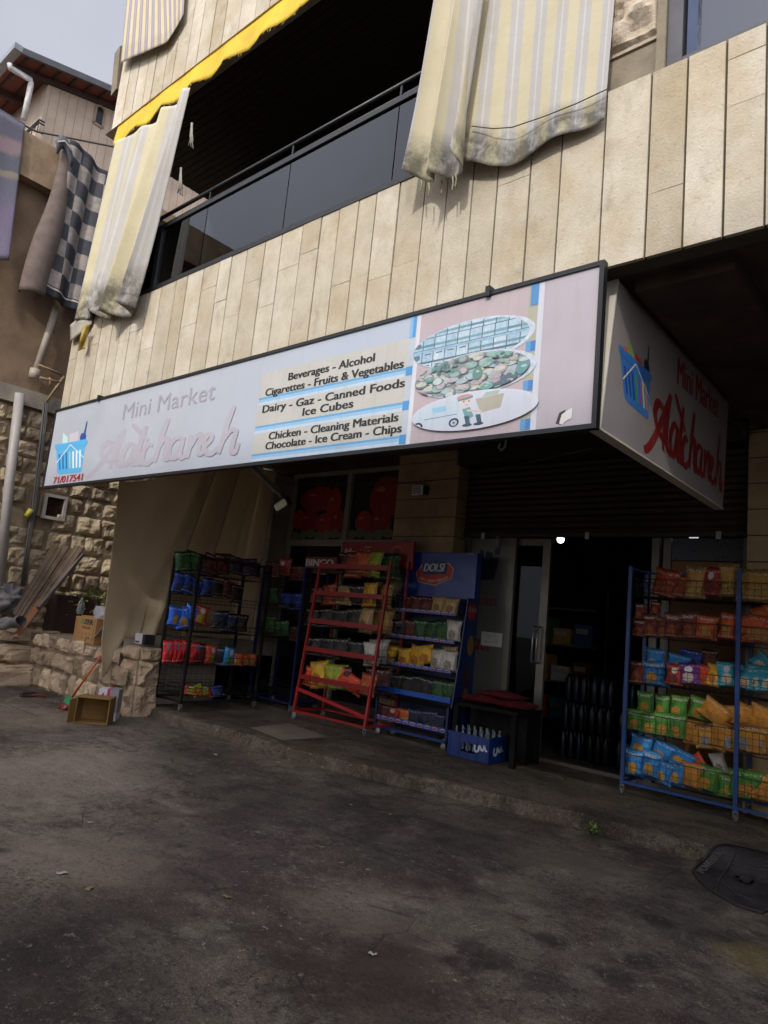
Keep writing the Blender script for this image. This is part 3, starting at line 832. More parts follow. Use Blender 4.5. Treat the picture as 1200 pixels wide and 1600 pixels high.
# arched window, cut as a dark recess with its reveal
mb = MB()
wy0, wy1 = px(147, 185, 0, FX).y, px(161, 190, 0, FX).y
wz0_, wz1_ = px(150, 194, 0, FX).z, px(152, 163, 0, FX).z
pts = [(wy0, wz0_), (wy1, wz0_)] + [((wy0 + wy1) / 2 + (wy1 - wy0) / 2 * math.cos(t), wz1_ - (wy1 - wy0) / 2 + (wy1 - wy0) / 2 * math.sin(t)) for t in [i * math.pi / 10 for i in range(11)]]
mb.prism([(FX + .015, a, b) for a, b in pts], (-.3, 0, 0), 0)
wfar = mb.obj('arched_window', M('far_window_dark', '#15141a', .2), fh)
mb = MB()
nn = len(pts)
cy_, cz_ = (wy0 + wy1) / 2, (wz0_ + wz1_) / 2
for i in range(nn):
    a, b = pts[i], pts[(i + 1) % nn]
    mb.bar((FX + .02, *a), (FX + .02, *b), .06, .1)
mb.obj('window_surround', M('far_window_surround', '#8d7d6d', .8), wfar)
# terrace rail
mb = MB(); bz0 = px(50, 204, 0, FX + .4).z; bz1 = px(60, 186, 0, FX + .4).z
ya_ = px(61, 190, 0, FX + .4).y
for zz in (bz1, bz1 - .12, bz0 + .05): mb.bar((FX + .4, ya_, zz), (FX - 3.5, ya_, zz), .05); mb.bar((FX + .4, ya_, zz), (FX + .4, yc, zz), .05)
for k in range(12): mb.bar((FX + .4 - k * .3, ya_, bz0), (FX + .4 - k * .3, ya_, bz1), .03)
mb.obj('terrace_rail', m_black, fh)
mb = MB(); mb.box((FX - 8, ya_ - .1, bz0 - .35), (FX + .55, yc - .003, bz0 - .03)); mb.obj('terrace_slab', m_fpan.mat, fh)
wire = MB()
wire.tube([px(-20, 170, 0, -20), px(20, 187, 0, -20), px(58, 206, 0, -20), px(120, 218, 0, -20), px(185, 231, 0, -20)], .03, 5)
o = wire.obj('overhead_cable', M('dark_cable', '#3d3836', .6))
tag(o, 'thin dark cable crossing in front of the cream panelled house', 'cable')

# ------------------------------------------------------------------ retaining wall, pier
m_ret = rubble_stone('terrace_stone', '#8f7c68', '#b5a28a', '#94745a')
rw = thing('retaining_wall', (-10, -1.2, 0), 'low dry stone retaining wall carrying the ledge of boxes', 'stone wall')
mb = MB()
rubble(mb, Vector((0, -1.2, 0)), UX, UZ, NS, -11.05, -8.62, .0, .80, .27, .18, .38, .05, .055, 23, jit=.05)
mb.box((-11.9, -1.196, -.1), (-8.6, 3.9, .775), 1)
mb.obj('wall_face', [m_ret, m_mort], rw)
mb = MB()
# lower boulders stepping out at the left end
for k, (xa, xb, za, zb, y) in enumerate([(-12.4, -11.75, .28, .62, -1.75), (-11.8, -11.15, .3, .58, -1.62), (-13.2, -12.4, .3, .66, -1.8), (-12.9, -12.2, -.05, .32, -2.0), (-12.18, -11.55, -.05, .31, -1.95), (-11.5, -10.95, -.05, .3, -1.85), (-13.8, -13.0, -.05, .33, -2.1), (-12.6, -11.9, .62, .8, -1.5), (-11.9, -11.3, .6, .8, -1.42)]):
    c_ = Vector(((xa + xb) / 2, y + .35, (za + zb) / 2)); hx, hy, hz = (xb - xa) / 2, .4, (zb - za) / 2
    def bf(u, v, c_=c_, hx=hx, hy=hy, hz=hz, k=k):
        th = u * 2 * math.pi; ph_ = (v - .5) * math.pi
        sx = math.copysign(abs(math.cos(th)) ** .45, math.cos(th)) * abs(math.cos(ph_)) ** .4; sy = math.copysign(abs(math.sin(th)) ** .45, math.sin(th)) * abs(math.cos(ph_)) ** .4
        szz = math.copysign(abs(math.sin(ph_)) ** .5, math.sin(ph_))
        q_ = 1 + .22 * nz(sx * 1.7 + k * 7, sy * 1.7, szz * 1.7) + .12 * nz(sx * 5 + k * 7, sy * 5, szz * 5)
        return c_ + Vector((hx * sx * q_, hy * sy * q_, hz * szz * q_))
    mb.grid(bf, 22, 14, 0, False, .3 + .4 * random.random())
mb.obj('boulders', m_ret, rw)
pr = MB()
for k, (za, zb) in enumerate(((-.05, .38), (.385, .7), (.705, .86))):
    for O, U, N, ua, ub in ((Vector((0, -1.12, 0)), UX, NS, -8.58, -8.2), (Vector((-8.2, 0, 0)), UY, UX, -1.12, -.8)):
        rough_patch(pr, O, U, UZ, N, [Vector((ua + .02, za)), Vector((ub - .01, za)), Vector((ub - .02, zb)), Vector((ua, zb))], .05, .08, 22, 20, .45 + .2 * (k % 2), 0, k * 3.3 + (5 if U is UY else 0), 5)
pr.box((-8.56, -1.11, -.05), (-8.21, -.82, .865), 0, .6)
o = pr.obj('stone_pier', m_ret); tag(o, 'rough stone pier at the corner between boxes and black rack', 'stone pier')

# ------------------------------------------------------------------ cloth: side curtain under the sign
m_tarp = M('beige_canvas', '#b5a78d', .8, .12, 3, .15, 30, dirt=hexc('#7a6b52'), dirt_amt=.5)
tn, tl = m_tarp.node_tree.nodes, m_tarp.node_tree.links          # canvas lets some daylight through
tb = tn.new('ShaderNodeBsdfTranslucent'); tb.inputs[0].default_value = (.75, .66, .52, 1)
tx = tn.new('ShaderNodeMixShader'); tx.inputs[0].default_value = .5
tl.new(tn['Principled BSDF'].outputs[0], tx.inputs[1]); tl.new(tb.outputs[0], tx.inputs[2]); tl.new(tx.outputs[0], tn['Material Output'].inputs['Surface'])
def smooth(t): t = max(0, min(1, t)); return t * t * (3 - 2 * t)
mb = MB()
def drape(u, v):
    s_ = 1 - (1 - v) ** 1.0
    yt = -1.5 + 2.62 * u
    zt_ = 3.02 + .72 * smooth(u * 1.5)
    if u < .54: yb_, zb_ = -1.4 + .92 * u, .44 + .5 * smooth(u * 3)
    else: yb_, zb_ = -.9 + (u - .54) * 4.2, .94 + .06 * smooth((u - .54) * 9)
    y_ = yt + (yb_ - yt) * v ** 1.05; z_ = zt_ + (zb_ - zt_) * v
    ridge = math.exp(-((u - .55) / .026) ** 2) * .24 * (.6 + .6 * v) - math.exp(-((u - .615) / .03) ** 2) * .3 * (.6 + .4 * v) - math.exp(-((u - .755) / .03) ** 2) * .2
    ridge += math.exp(-((u - .69) / .035) ** 2) * .2 * (1 - .3 * v) + math.exp(-((u - .82) / .025) ** 2) * .12
    fold = .07 * math.sin(u * 52) * smooth((u - .72) * 8) + .015 * math.sin(u * 17 + v * 4) + .05 * v * math.sin(u * 9 + 2)
    return Vector((-8.72 + ridge + fold + (.12 * smooth((v - .8) * 5) if u < .5 else 0), y_, z_))
mb.grid(drape, 130, 60)
o = mb.obj('side_curtain', m_tarp); s_ = o.modifiers.new('thick', 'SOLIDIFY'); s_.thickness = .008
tag(o, 'long plain beige canvas curtain gathered below the left end of the sign', 'curtain')

# ------------------------------------------------------------------ striped balcony curtains
m_cloth = striped_cloth()
m_cloth_a = striped_cloth(5.0, '#b8b4ae', '#c8bf9f', 'striped_curtain_left'); m_cloth_b = striped_cloth(3.0, '#b2afac', '#c3ba9e', 'striped_bundle'); m_cloth_c = striped_cloth(6.0, '#b2afac', '#c3ba9e', 'striped_panel'); m_cloth_d = striped_cloth(11, '#958c94', '#c9bb9a', 'striped_upper', .2)
def cloth_from_px(name, top, bot, yv, amp, freq, nu, nv, phase=0, vpow=1.0, mat=None, uvscale=1.0, ampf=None):
    """cloth between two pixel polylines on the plane y=yv"""
    def along(pl_, t):
        L = [0]
        for a, b in zip(pl_, pl_[1:]): L.append(L[-1] + math.dist(a, b))
        t *= L[-1]
        for i in range(len(pl_) - 1):
            if t <= L[i + 1] + 1e-9:
                k = (t - L[i]) / (L[i + 1] - L[i] + 1e-9)
                return (pl_[i][0] + (pl_[i + 1][0] - pl_[i][0]) * k, pl_[i][1] + (pl_[i + 1][1] - pl_[i][1]) * k)
        return pl_[-1]
    def fn(u, v):
        a, b = along(top, u), along(bot, u)
        p = px(a[0], a[1], 1, yv).lerp(px(b[0], b[1], 1, yv), v)
        A = amp * (ampf(u, v) if ampf else (.25 + .75 * v))
        return p + Vector((A * .5 * math.cos(u * freq + phase + .6 * v), -A * (1 + math.sin(u * freq + phase + .5 * math.sin(v * 2.5))), .02 * math.sin(u * freq * 1.0 + 1) * v))
    mb = MB(); mb.grid(fn, nu, nv)
    o = mb.obj(name, mat or m_cloth)
    s_ = o.modifiers.new('thick', 'SOLIDIFY'); s_.thickness = .004
    return o
o = cloth_from_px('balcony_curtain', [(182, 222), (240, 195), (305, 140)], [(121, 505), (148, 492), (185, 500), (228, 486)], FY - .06, .14, 21, 140, 60, 1.0, ampf=lambda u, v: (.35 + .65 * v) * (.15 + .85 * smooth(u * 1.3)), mat=m_cloth_a)
tag(o, 'faded yellow striped curtain hanging at the left corner of the balcony', 'curtain')
bc = thing('balcony_curtain', px(800, 200, 1, FY), 'wide yellow and grey striped curtain with mouldy hem right of the balcony', 'curtain')
o = cloth_from_px('bundled_fold', [(697, -30), (722, -30), (745, -30), (772, -30)], [(653, 280), (686, 292), (710, 284), (738, 246)], FY - .12, .1, 13, 60, 40, 2.4, ampf=lambda u, v: .5 + .5 * v, mat=m_cloth_b); put(o, bc)
o = cloth_from_px('flat_panel', [(752, -30), (850, -30), (963, -30)], [(722, 262), (772, 261), (800, 255), (850, 232), (944, 184)], FY - .05, .02, 11, 80, 40, .3, ampf=lambda u, v: (.5 + .5 * v) * (1.3 - .9 * u), mat=m_cloth_c); put(o, bc)
# hem seam
mb = MB(); mb.tube([px(x, y, 1, FY - .13 + .0002 * (x - 730)) for x, y in ((737, 197), (770, 201), (800, 199), (850, 182), (900, 162), (949, 139))], .004, 5); mb.obj('seam', M('brown_thread', '#4c4334', .9), bc)
mb = MB()
for x, y in ((658, 292), (690, 296), (707, 290), (712, 285), (670, 300)):
    mb.tube([px(x, y - 14, 1, FY - .14), px(x + 1, y - 4, 1, FY - .13), px(x - 1, y + 7, 1, FY - .15)], .006, 5)
mb.obj('frayed_threads', M('pale_threads', '#a49a83', .9), bc)
o = cloth_from_px('upper_awning', [(203, -40), (250, -40), (291, -40)], [(190, 103), (228, 86), (262, 66), (287, 22)], FY - .05, .015, 5, 40, 30, 0, mat=m_cloth_d)
tag(o, 'striped awning cloth hanging from the floor above at the top left', 'awning')
mb = MB(); mb.prism([(-9.06, FY + .0, 8.55), (-9.06, FY + .5, 8.75), (-9.06, FY + .5, 9.6), (-9.06, FY - .05, 9.2)], (-.14, 0, -.05), 0); mb.obj('side_flap', M('awning_flap', '#7d7260', .8), o)

# frayed cord at the curtain edge
mb = MB()
for (x, y, L) in ((299, 192, 40), (282, 262, 44)):
    for k in range(7):
        mb.tube([px(x + k * .3, y, 1, FY - .04), px(x + 2 * math.sin(k * 2.1), y + L * .5, 1, FY - .05), px(x - 1 + 4 * math.sin(k * 1.3), y + L * (.7 + .05 * k), 1, FY - .045)], .008, 4)
o = mb.obj('frayed_cord', M('grey_cord', '#8f887c', .9)); tag(o, 'frayed grey cord dangling along the edge of the left balcony curtain', 'cord')

# yellow valance
mb = MB()
xa, xb = px(179, 230, 1, FY - .03).x, -1.4
def val(u, v):
    x_ = xa + (xb - xa) * u
    sc_ = abs(math.sin((x_ - xa) * math.pi / .62))
    drop = .245 + .045 * sc_ ** .7 + .02 * nz(x_ * 3, 1) + .012 * nz(x_ * 25, 5)
    return Vector((x_, FY - .025 - .035 * v - .02 * math.sin(x_ * 9) * v, 7.80 - drop * 1.25 * v - .012 * math.sin(x_ * 2)))
mb.grid(val, 260, 6)
o = mb.obj('awning_valance', M('yellow_canvas', '#d9b428', .75, .12, 4, .15, 30, dirt=hexc('#a98c30'), dirt_amt=.4))
s_ = o.modifiers.new('thick', 'SOLIDIFY'); s_.thickness = .005
tag(o, 'bright yellow scalloped awning valance running along the fascia', 'awning')
mb = MB()
rr = random.Random(2)
for k in range(60):
    u = rr.random() * .5; p = val(u, 1)
    mb.tube([p, p + Vector((rr.uniform(-.02, .02), -.005, -rr.uniform(.015, .05)))], .004, 3)
mb.obj('fraying', M('frayed_yellow', '#8e8458', .9), o)

# torn strips under the left curtain
mb = MB()
mb.grid(lambda u, v: px(110 + 34 * u, 534 - 28 * u + 0 * v - 26 * (1 - v), 1, FY - .05 - .03 * math.sin(u * 4)), 10, 6)
o = mb.obj('torn_cloth', M('grey_torn_cloth', '#a39c8f', .85, .2, 5)); s_ = o.modifiers.new('thick', 'SOLIDIFY'); s_.thickness = .005
tag(o, 'torn grey cloth scrap on the left corner of the stone facade', 'cloth scrap')
mb = MB()
mb.grid(lambda u, v: px(129 + 11 * u - 7 * v, 512 + 36 * v - 3 * u - 4 * math.sin(u * 3) * (1 - v), 1, FY - .1 - .03 * math.sin(u * 3 + v * 3)), 8, 12)
o = mb.obj('torn_strip', M('yellow_strip', '#a58f4a', .8, .5, 9)); s_ = o.modifiers.new('thick', 'SOLIDIFY'); s_.thickness = .005
tag(o, 'dirty yellow cloth strip dangling above the sign left corner', 'cloth strip')

# ------------------------------------------------------------------ lettering helpers
def text_polys(txt, bold=0, shear=0, spacing=1.0):
    """outline polygons of a word in the built-in font as (verts2d, faces), cap height about 0.7"""
    c = bpy.data.curves.new('text', 'FONT'); c.body = txt; c.size = 1; c.offset = bold; c.shear = shear; c.space_character = spacing; c.resolution_u = 3
    o = bpy.data.objects.new('text', c); COL.objects.link(o)
    dg = bpy.context.evaluated_depsgraph_get()
    me = bpy.data.meshes.new_from_object(o.evaluated_get(dg))
    vs = [(v.co.x, v.co.y) for v in me.vertices]; fs = [list(p.vertices) for p in me.polygons]
    bpy.data.objects.remove(o); bpy.data.curves.remove(c); bpy.data.meshes.remove(me)
    return vs, fs
def letter(mb, txt, P0, P1, hgt, N, mat=0, fat=0, shear=0, up=None, warp=None, spacing=1.0):
    """word whose baseline runs from P0 to P1 (world), cap height hgt along up, lifted along N"""
    vs, fs = text_polys(txt, 0, shear, spacing)
    if not vs: return
    if fat:
        d_ = (Vector(P1) - Vector(P0)).normalized() * (fat * hgt * .9)
        for s_, w_ in ((-1, .06), (1, .12)): letter(mb, txt, Vector(P0) + d_ * s_, Vector(P1) + d_ * s_, hgt, N * (1 + w_), mat, 0, shear, up, warp, spacing)
    x0 = min(v[0] for v in vs); x1 = max(v[0] for v in vs)
    D = Vector(P1) - Vector(P0); up = up or Vector((0, 0, 1))
    k = hgt / .7
    pts = []
    for a, b in vs:
        p = Vector(P0) + D * ((a - x0) / (x1 - x0)) + up * (b * k) + N
        if warp: p = p + warp((a - x0) / (x1 - x0), b * k)
        pts.append(p)
    n = mb.add(pts)
    for f in fs:
        idx = [n + i for i in f]
        a, b, c_ = (pts[f[0]], pts[f[1]], pts[f[2]])
        if (b - a).cross(c_ - a).dot(N) < 0: idx = idx[::-1]
        mb.face(idx, mat)
def crom(pts, k=7):
    out = []
    P = [pts[0]] + list(pts) + [pts[-1]]
    for i in range(1, len(P) - 2):
        for j in range(k):
            t = j / k; a, b, c_, d = P[i - 1], P[i], P[i + 1], P[i + 2]
            out.append(tuple(.5 * (2 * b[q] + (c_[q] - a[q]) * t + (2 * a[q] - 5 * b[q] + 4 * c_[q] - d[q]) * t * t + (3 * b[q] - a[q] - 3 * c_[q] + d[q]) * t ** 3) for q in (0, 1)))
    out.append(tuple(pts[-1])); return out
def ribbon2(pts, w):
    """outline quads of a brush stroke in 2D, slanted nib"""
    c = crom(pts); quads = []; L, Rr = [], []
    for i, p in enumerate(c):
        a, b = c[max(0, i - 1)], c[min(len(c) - 1, i + 1)]
        dx, dy = b[0] - a[0], b[1] - a[1]; l = math.hypot(dx, dy) or 1
        t = i / (len(c) - 1); ww = w * (.55 + .45 * math.sin(math.pi * min(1, max(0, t * .9 + .05))) ** .5)
        L.append((p[0] - dy / l * ww / 2, p[1] + dx / l * ww / 2)); Rr.append((p[0] + dy / l * ww / 2, p[1] - dx / l * ww / 2))
    for i in range(len(c) - 1): quads.append([L[i], L[i + 1], Rr[i + 1], Rr[i]])
    return quads
SCRIPT = [[((70 + x / 3.808) * 2.857, (80 + y / 3.808) * 2.857) for x, y in st] for st in (
    [(14, 442), (38, 430), (76, 394), (122, 338), (182, 254), (252, 152)], [(252, 152), (216, 245), (196, 330), (206, 366), (236, 374)],
    [(162, 388), (176, 320), (188, 252), (162, 236), (130, 242), (108, 282), (116, 322), (152, 342), (212, 330)],
    [(312, 252), (276, 246), (242, 290), (232, 344), (256, 366), (286, 318), (312, 250), (296, 320), (302, 366), (334, 344)],
    [(294, 124), (340, 172), (388, 222)], [(378, 134), (348, 220), (324, 318), (332, 362), (358, 346)],
    [(416, 252), (390, 246), (360, 290), (354, 346), (382, 362), (422, 326)],
    [(510, 90), (472, 190), (424, 352)], [(444, 276), (480, 218), (506, 212), (492, 280), (492, 336), (524, 314)],
    [(588, 206), (550, 212), (516, 260), (516, 316), (546, 326), (580, 272), (598, 200), (580, 280), (584, 328), (624, 300)],
    [(642, 188), (636, 250), (618, 328)], [(640, 262), (680, 194), (708, 190), (690, 250), (692, 304), (722, 288)],
    [(714, 270), (758, 224), (768, 190), (744, 188), (720, 236), (734, 294), (766, 302), (806, 262)],
    [(902, 14), (862, 120), (808, 300)], [(830, 232), (874, 168), (912, 160), (896, 222), (884, 282), (906, 292), (928, 236)])]
def zm(p): return (60 + p[0] / 2.857, 550 + p[1] / 2.857)          # enlarged-crop pixel to photo pixel
SY = -2.33
def S(p, y=SY): return px(p[0], p[1], 1, y)
def clip_convex(poly, clip):
    out = list(poly)
    for i in range(len(clip)):
        a, b = clip[i], clip[(i + 1) % len(clip)]
        inp, out = out, []
        side = lambda p: (b[0] - a[0]) * (p[1] - a[1]) - (b[1] - a[1]) * (p[0] - a[0])
        for j in range(len(inp)):
            p, q = inp[j], inp[(j + 1) % len(inp)]
            sp, sq = side(p), side(q)
            if sp >= 0: out.append(p)
            if (sp >= 0) != (sq >= 0):
                t = sp / (sp - sq); out.append((p[0] + (q[0] - p[0]) * t, p[1] + (q[1] - p[1]) * t))
        if not out: return []
    return out
def ell(c, rx, rz, n=40, a0=0): return [(c[0] + rx * math.cos(a0 + 2 * math.pi * i / n), c[1] + rz * math.sin(a0 + 2 * math.pi * i / n)) for i in range(n)]

# basket emblem in the same crop pixels (y down); colours listed for the faded and the fresh copy
def basket_shapes(fresh):
    B = '#2f6fb4' if fresh else '#55aede'; D = '#1d3f7c' if fresh else '#2f6ba6'; W = '#c9cfd8' if fresh else '#dfe6ee'; NV = '#14193e' if fresh else '#23478f'
    sh = []
    if fresh:
        sh += [([(96, 432), (92, 405), (112, 396), (120, 405), (118, 432)], '#c8502c'), ([(112, 430), (116, 372), (132, 380), (138, 432)], '#7a9a3a'), ([(138, 432), (146, 380), (176, 388), (182, 425), (172, 432)], '#b8362a'), ([(88, 432), (90, 412), (104, 406), (112, 432)], '#d8743c')]
    else:
        sh += [([(106, 432), (110, 360), (128, 378), (130, 372), (132, 430)], '#c2dcdc'), ([(136, 425), (140, 368), (180, 352), (176, 400), (168, 425)], '#c6c3cc'), ([(128, 430), (138, 408), (160, 408), (166, 428)], '#a9d6dc')]
    sh += [([(187, 400), (186, 378), (194, 362), (203, 362), (216, 308), (220, 310), (211, 364), (214, 374), (210, 400)], NV)]
    sh += [([(80, 430), (212, 412), (206, 440), (192, 532), (184, 538), (94, 546), (84, 538)], B)]
    for k in range(7):
        xx = 90 + k * 15.5; t = 1 - k * .02
        sh.append(([(xx, 456 - k * 3), (xx + 8, 454 - k * 3), (xx + 8 - k * .6 + 2, 524 - k * 1.6), (xx + 3 - k * .6, 526 - k * 1.6)], [D, D, D, ('#3f8f3a' if fresh else '#8fc9c9'), (('#8a3a8a' if fresh else W)), ('#c8b83a' if fresh else W), ('#b86a34' if fresh else W)][k]))
    sh += [([(74, 428), (76, 414), (150, 402), (216, 388), (221, 398), (216, 414), (150, 424), (80, 436)], B)]
    for a, b in (((82, 496), (144, 414)), ((144, 414), (204, 472))):
        dx, dy = b[0] - a[0], b[1] - a[1]; l = math.hypot(dx, dy); ox, oy = -dy / l * 1.6, dx / l * 1.6
        sh.append(([(a[0] + ox, a[1] + oy), (b[0] + ox, b[1] + oy), (b[0] - ox, b[1] - oy), (a[0] - ox, a[1] - oy)], W))
    return sh
def emit(mb, mats, shapes, f, N, step=.0002, base=.0008, photo=False):
    """shapes: (points, colour) laid one over the other along N"""
    for k, (pts, col) in enumerate(shapes):
        m = PM(col, photo=photo)
        if m not in mats: mats.append(m)
        P = [f(p) + N * (base + step * k) for p in pts]
        nrm = Vector((0, 0, 0))
        for i in range(len(P)):
            a, b = P[i], P[(i + 1) % len(P)]; nrm += a.cross(b)
        if nrm.dot(N) < 0: P = P[::-1]
        mb.poly(P, mats.index(m))

# ------------------------------------------------------------------ front sign
sign = thing('shop_sign', (-5.3, SY, 2.78), 'long white lightbox shop sign with black edge across the front of the shop', 'sign')
xL, xR, zB, zT = -9.02, -1.68, 2.78, 3.77
m_face = NT('sign_vinyl')
cx, cy, cz = m_face.xyz()
c = m_face.mix(m_face.ramp(m_face.noise(1.2, 4), .3, .7), hexc('#abb0b8'), hexc('#b9bdc4'))
c = m_face.mix(m_face.ramp(cx, -6.2, -3.2), c, hexc('#b0b9c6'))
c = m_face.mix(m_face.ramp(m_face.noise(3, 6, .7, stretch=(6, 1, .5)), .55, .75, 0, .25), c, hexc('#9c9a98'))
m_face.set('Base Color', c); m_face.set('Roughness', .45)
mb = MB(); mb.box((xL, SY, zB), (xR, SY + .03, zT)); mb.obj('face_panel', m_face.mat, sign)
mb = MB()
for a, b in (((xL - .03, SY - .012, zB - .03), (xR + .03, SY + .04, zB)), ((xL - .03, SY - .012, zT), (xR + .03, SY + .04, zT + .03)), ((xL - .03, SY - .012, zB), (xL, SY + .04, zT)), ((xR, SY - .012, zB), (xR + .03, SY + .04, zT))): mb.box(a, b)
for x in (-7.9, -2.48): mb.box((x, SY - .03, zT - .01), (x + .035, SY + .03, zT + .06))
mb.obj('frame', M('black_sign_frame', '#17181c', .5, .3, 8), sign)
mats = []; mb = MB(); sh = []
Z_ = lambda p: S(p).z
xp0, xp1 = -4.83, -3.08
l12 = (Z_((403, 625)) + Z_((650, 574.7))) / 2; l23 = (Z_((400, 669)) + Z_((649.7, 628))) / 2; l3 = (Z_((399, 712)) + Z_((648, 681))) / 2
def rect(x0, x1, z0, z1, col): sh.append(([(x0, z0), (x1, z0), (x1, z1), (x0, z1)], col))
rect(-3.04, -2.155, zB + .002, zT - .002, '#b5a7ab')                      # rosy picture column
rect(-2.155, -2.085, zB + .002, zT - .002, '#a3a394')
rect(-2.045, xR - .002, zB + .002, zT - .002, '#afa7ad')
rect(-3.14, -3.075, zB + .002, zT - .002, '#b5bcc4'); rect(-2.085, -2.045, zB + .002, zT - .002, '#c6c9d2'); rect(-3.075, -3.04, zB + .002, zT - .002, '#cfd0d6')
ztop = zT - .17
for a, b in ((ztop, l12 + .014), (l12 - .055, l23 + .014), (l23 - .055, l3 + .014)):
    rect(xp0, -3.14, b, a, '#bcbab2')
    rect(-2.155, -2.085, b, a, '#aaa893')
for zl in (l12, l23, l3):
    rect(xp0, -3.14, zl - .055, zl - .03, '#b9cad8'); rect(xp0, -3.14, zl - .03, zl - .004, '#93b9d6'); rect(xp0, -3.14, zl - .004, zl + .014, '#5f9fcb')
    rect(-3.14, -3.08, zl - .05, zl + .02, '#4a8fc6'); rect(-2.155, -2.085, zl - .05, zl + .02, '#5c96c6'); rect(-2.12, -2.085, zl - .05, zl + .02, '#3f7cb8')
rect(-3.14, -3.11, ztop, zT - .002, '#7fb0d6'); rect(-3.11, -3.08, ztop, zT - .002, '#4a93cc'); rect(-2.14, -2.085, ztop + .02, zT - .002, '#4a88c0')
emit(mb, mats, sh, lambda p: Vector((p[0], SY, p[1])), NS, .00005, .0004)
mb.obj('print_panels', mats, sign)

# three oval pictures
rr = random.Random(12)
def oval(name, c, rx, rz, build, base, lift):
    mats = []; mb = MB(); el = ell(c, rx, rz, 44)
    shapes = [(ell((c[0] + .02, c[1]), rx * 1.05, rz * 1.06, 44), '#c8ccd6'), (el, base)]
    for pts, col in build():
        q = clip_convex(pts, el)
        if len(q) > 2: shapes.append((q, col))
    emit(mb, mats, shapes, lambda p: Vector((p[0], SY - lift, p[1])), NS, .00003, photo=lift < .01)
    return mb.obj(name, mats, sign)
def shelves():
    out = []
    for row, (z, h, n) in enumerate(((3.30, .07, 9), (3.385, .07, 9), (3.475, .08, 9), (3.56, .07, 9))):
        for k in range(10):
            x = -3.1 + k * .1 + row * .005
            col = rr.choice(['#b3c8d6', '#a8c0d2', '#c0d0da', '#9db9cc']) if row < 2 or k < 9 else '#8fb0a8'
            q = [(x, z), (x + .092, z), (x + .092, z + h), (x, z + h)]
            out.append((q, col))
            if row < 2 and k < 5: out.append(([(x + .02, z + h - .022), (x + .075, z + h - .022), (x + .075, z + h - .012), (x + .02, z + h - .012)], '#2c3a50'))
            if k >= 5 or row > 1: out.append(([(x, z + .018), (x + .092, z + .018), (x + .092, z + .036), (x, z + .036)], rr.choice(['#4f7f82', '#3f6a78', '#5f8d9a'])))
            if k == 0: out.append((ell((x + .05, z + .035), .03, .02, 12), '#33445a'))
    out.append(([(-3.2, 3.455), (-2, 3.455), (-2, 3.47), (-3.2, 3.47)], '#8fb4d0')); out.append(([(-3.2, 3.28), (-2, 3.28), (-2, 3.297), (-3.2, 3.297)], '#86aacb'))
    out.append(([(-3.2, 3.2), (-2, 3.2), (-2, 3.278), (-3.2, 3.278)], '#1e2a3a'))
    return out
def veg():
    out = []
    for k in range(150):
        x, z = rr.uniform(-3.03, -2.12), rr.uniform(3.09, 3.36)
        out.append((ell((x, z), rr.uniform(.03, .06), rr.uniform(.016, .03), 12, rr.random()), '#5a5a58'))
        out.append((ell((x - .003, z + .003), rr.uniform(.03, .055), rr.uniform(.015, .026), 12, rr.random()), rr.choice(['#b8ad9a', '#b5a09e', '#c2baa4', '#a98f92', '#9fb2b8', '#9aaeae', '#84a496', '#b3a2a4', '#c0c4c0'])))
    for cx_, cz_, n_, col in ((-2.8, 3.31, 30, '#3d7364'), (-2.32, 3.31, 34, '#6f9f80'), (-2.25, 3.13, 20, '#2c3350')):
        for k in range(n_):
            out.append((ell((cx_ + rr.gauss(0, .055), cz_ + rr.gauss(0, .022)), .016, .012, 8), col if k % 3 else '#22323a'))
    for cx_, cz_, rx_, rz_2, col in ((-2.5, 3.22, .04, .045, '#3f6e54'), (-2.9, 3.235, .045, .02, '#3f7f6c'), (-2.42, 3.115, .05, .02, '#4b8d78'), (-2.15, 3.2, .06, .045, '#3d7d7a'), (-2.96, 3.13, .05, .022, '#7f6a78')):
        out.append((ell((cx_, cz_), rx_, rz_2, 16), col)); out.append((ell((cx_, cz_ + rz_2 * .3), rx_ * .4, rz_2 * .2, 8), '#9fb8b0'))
    return out
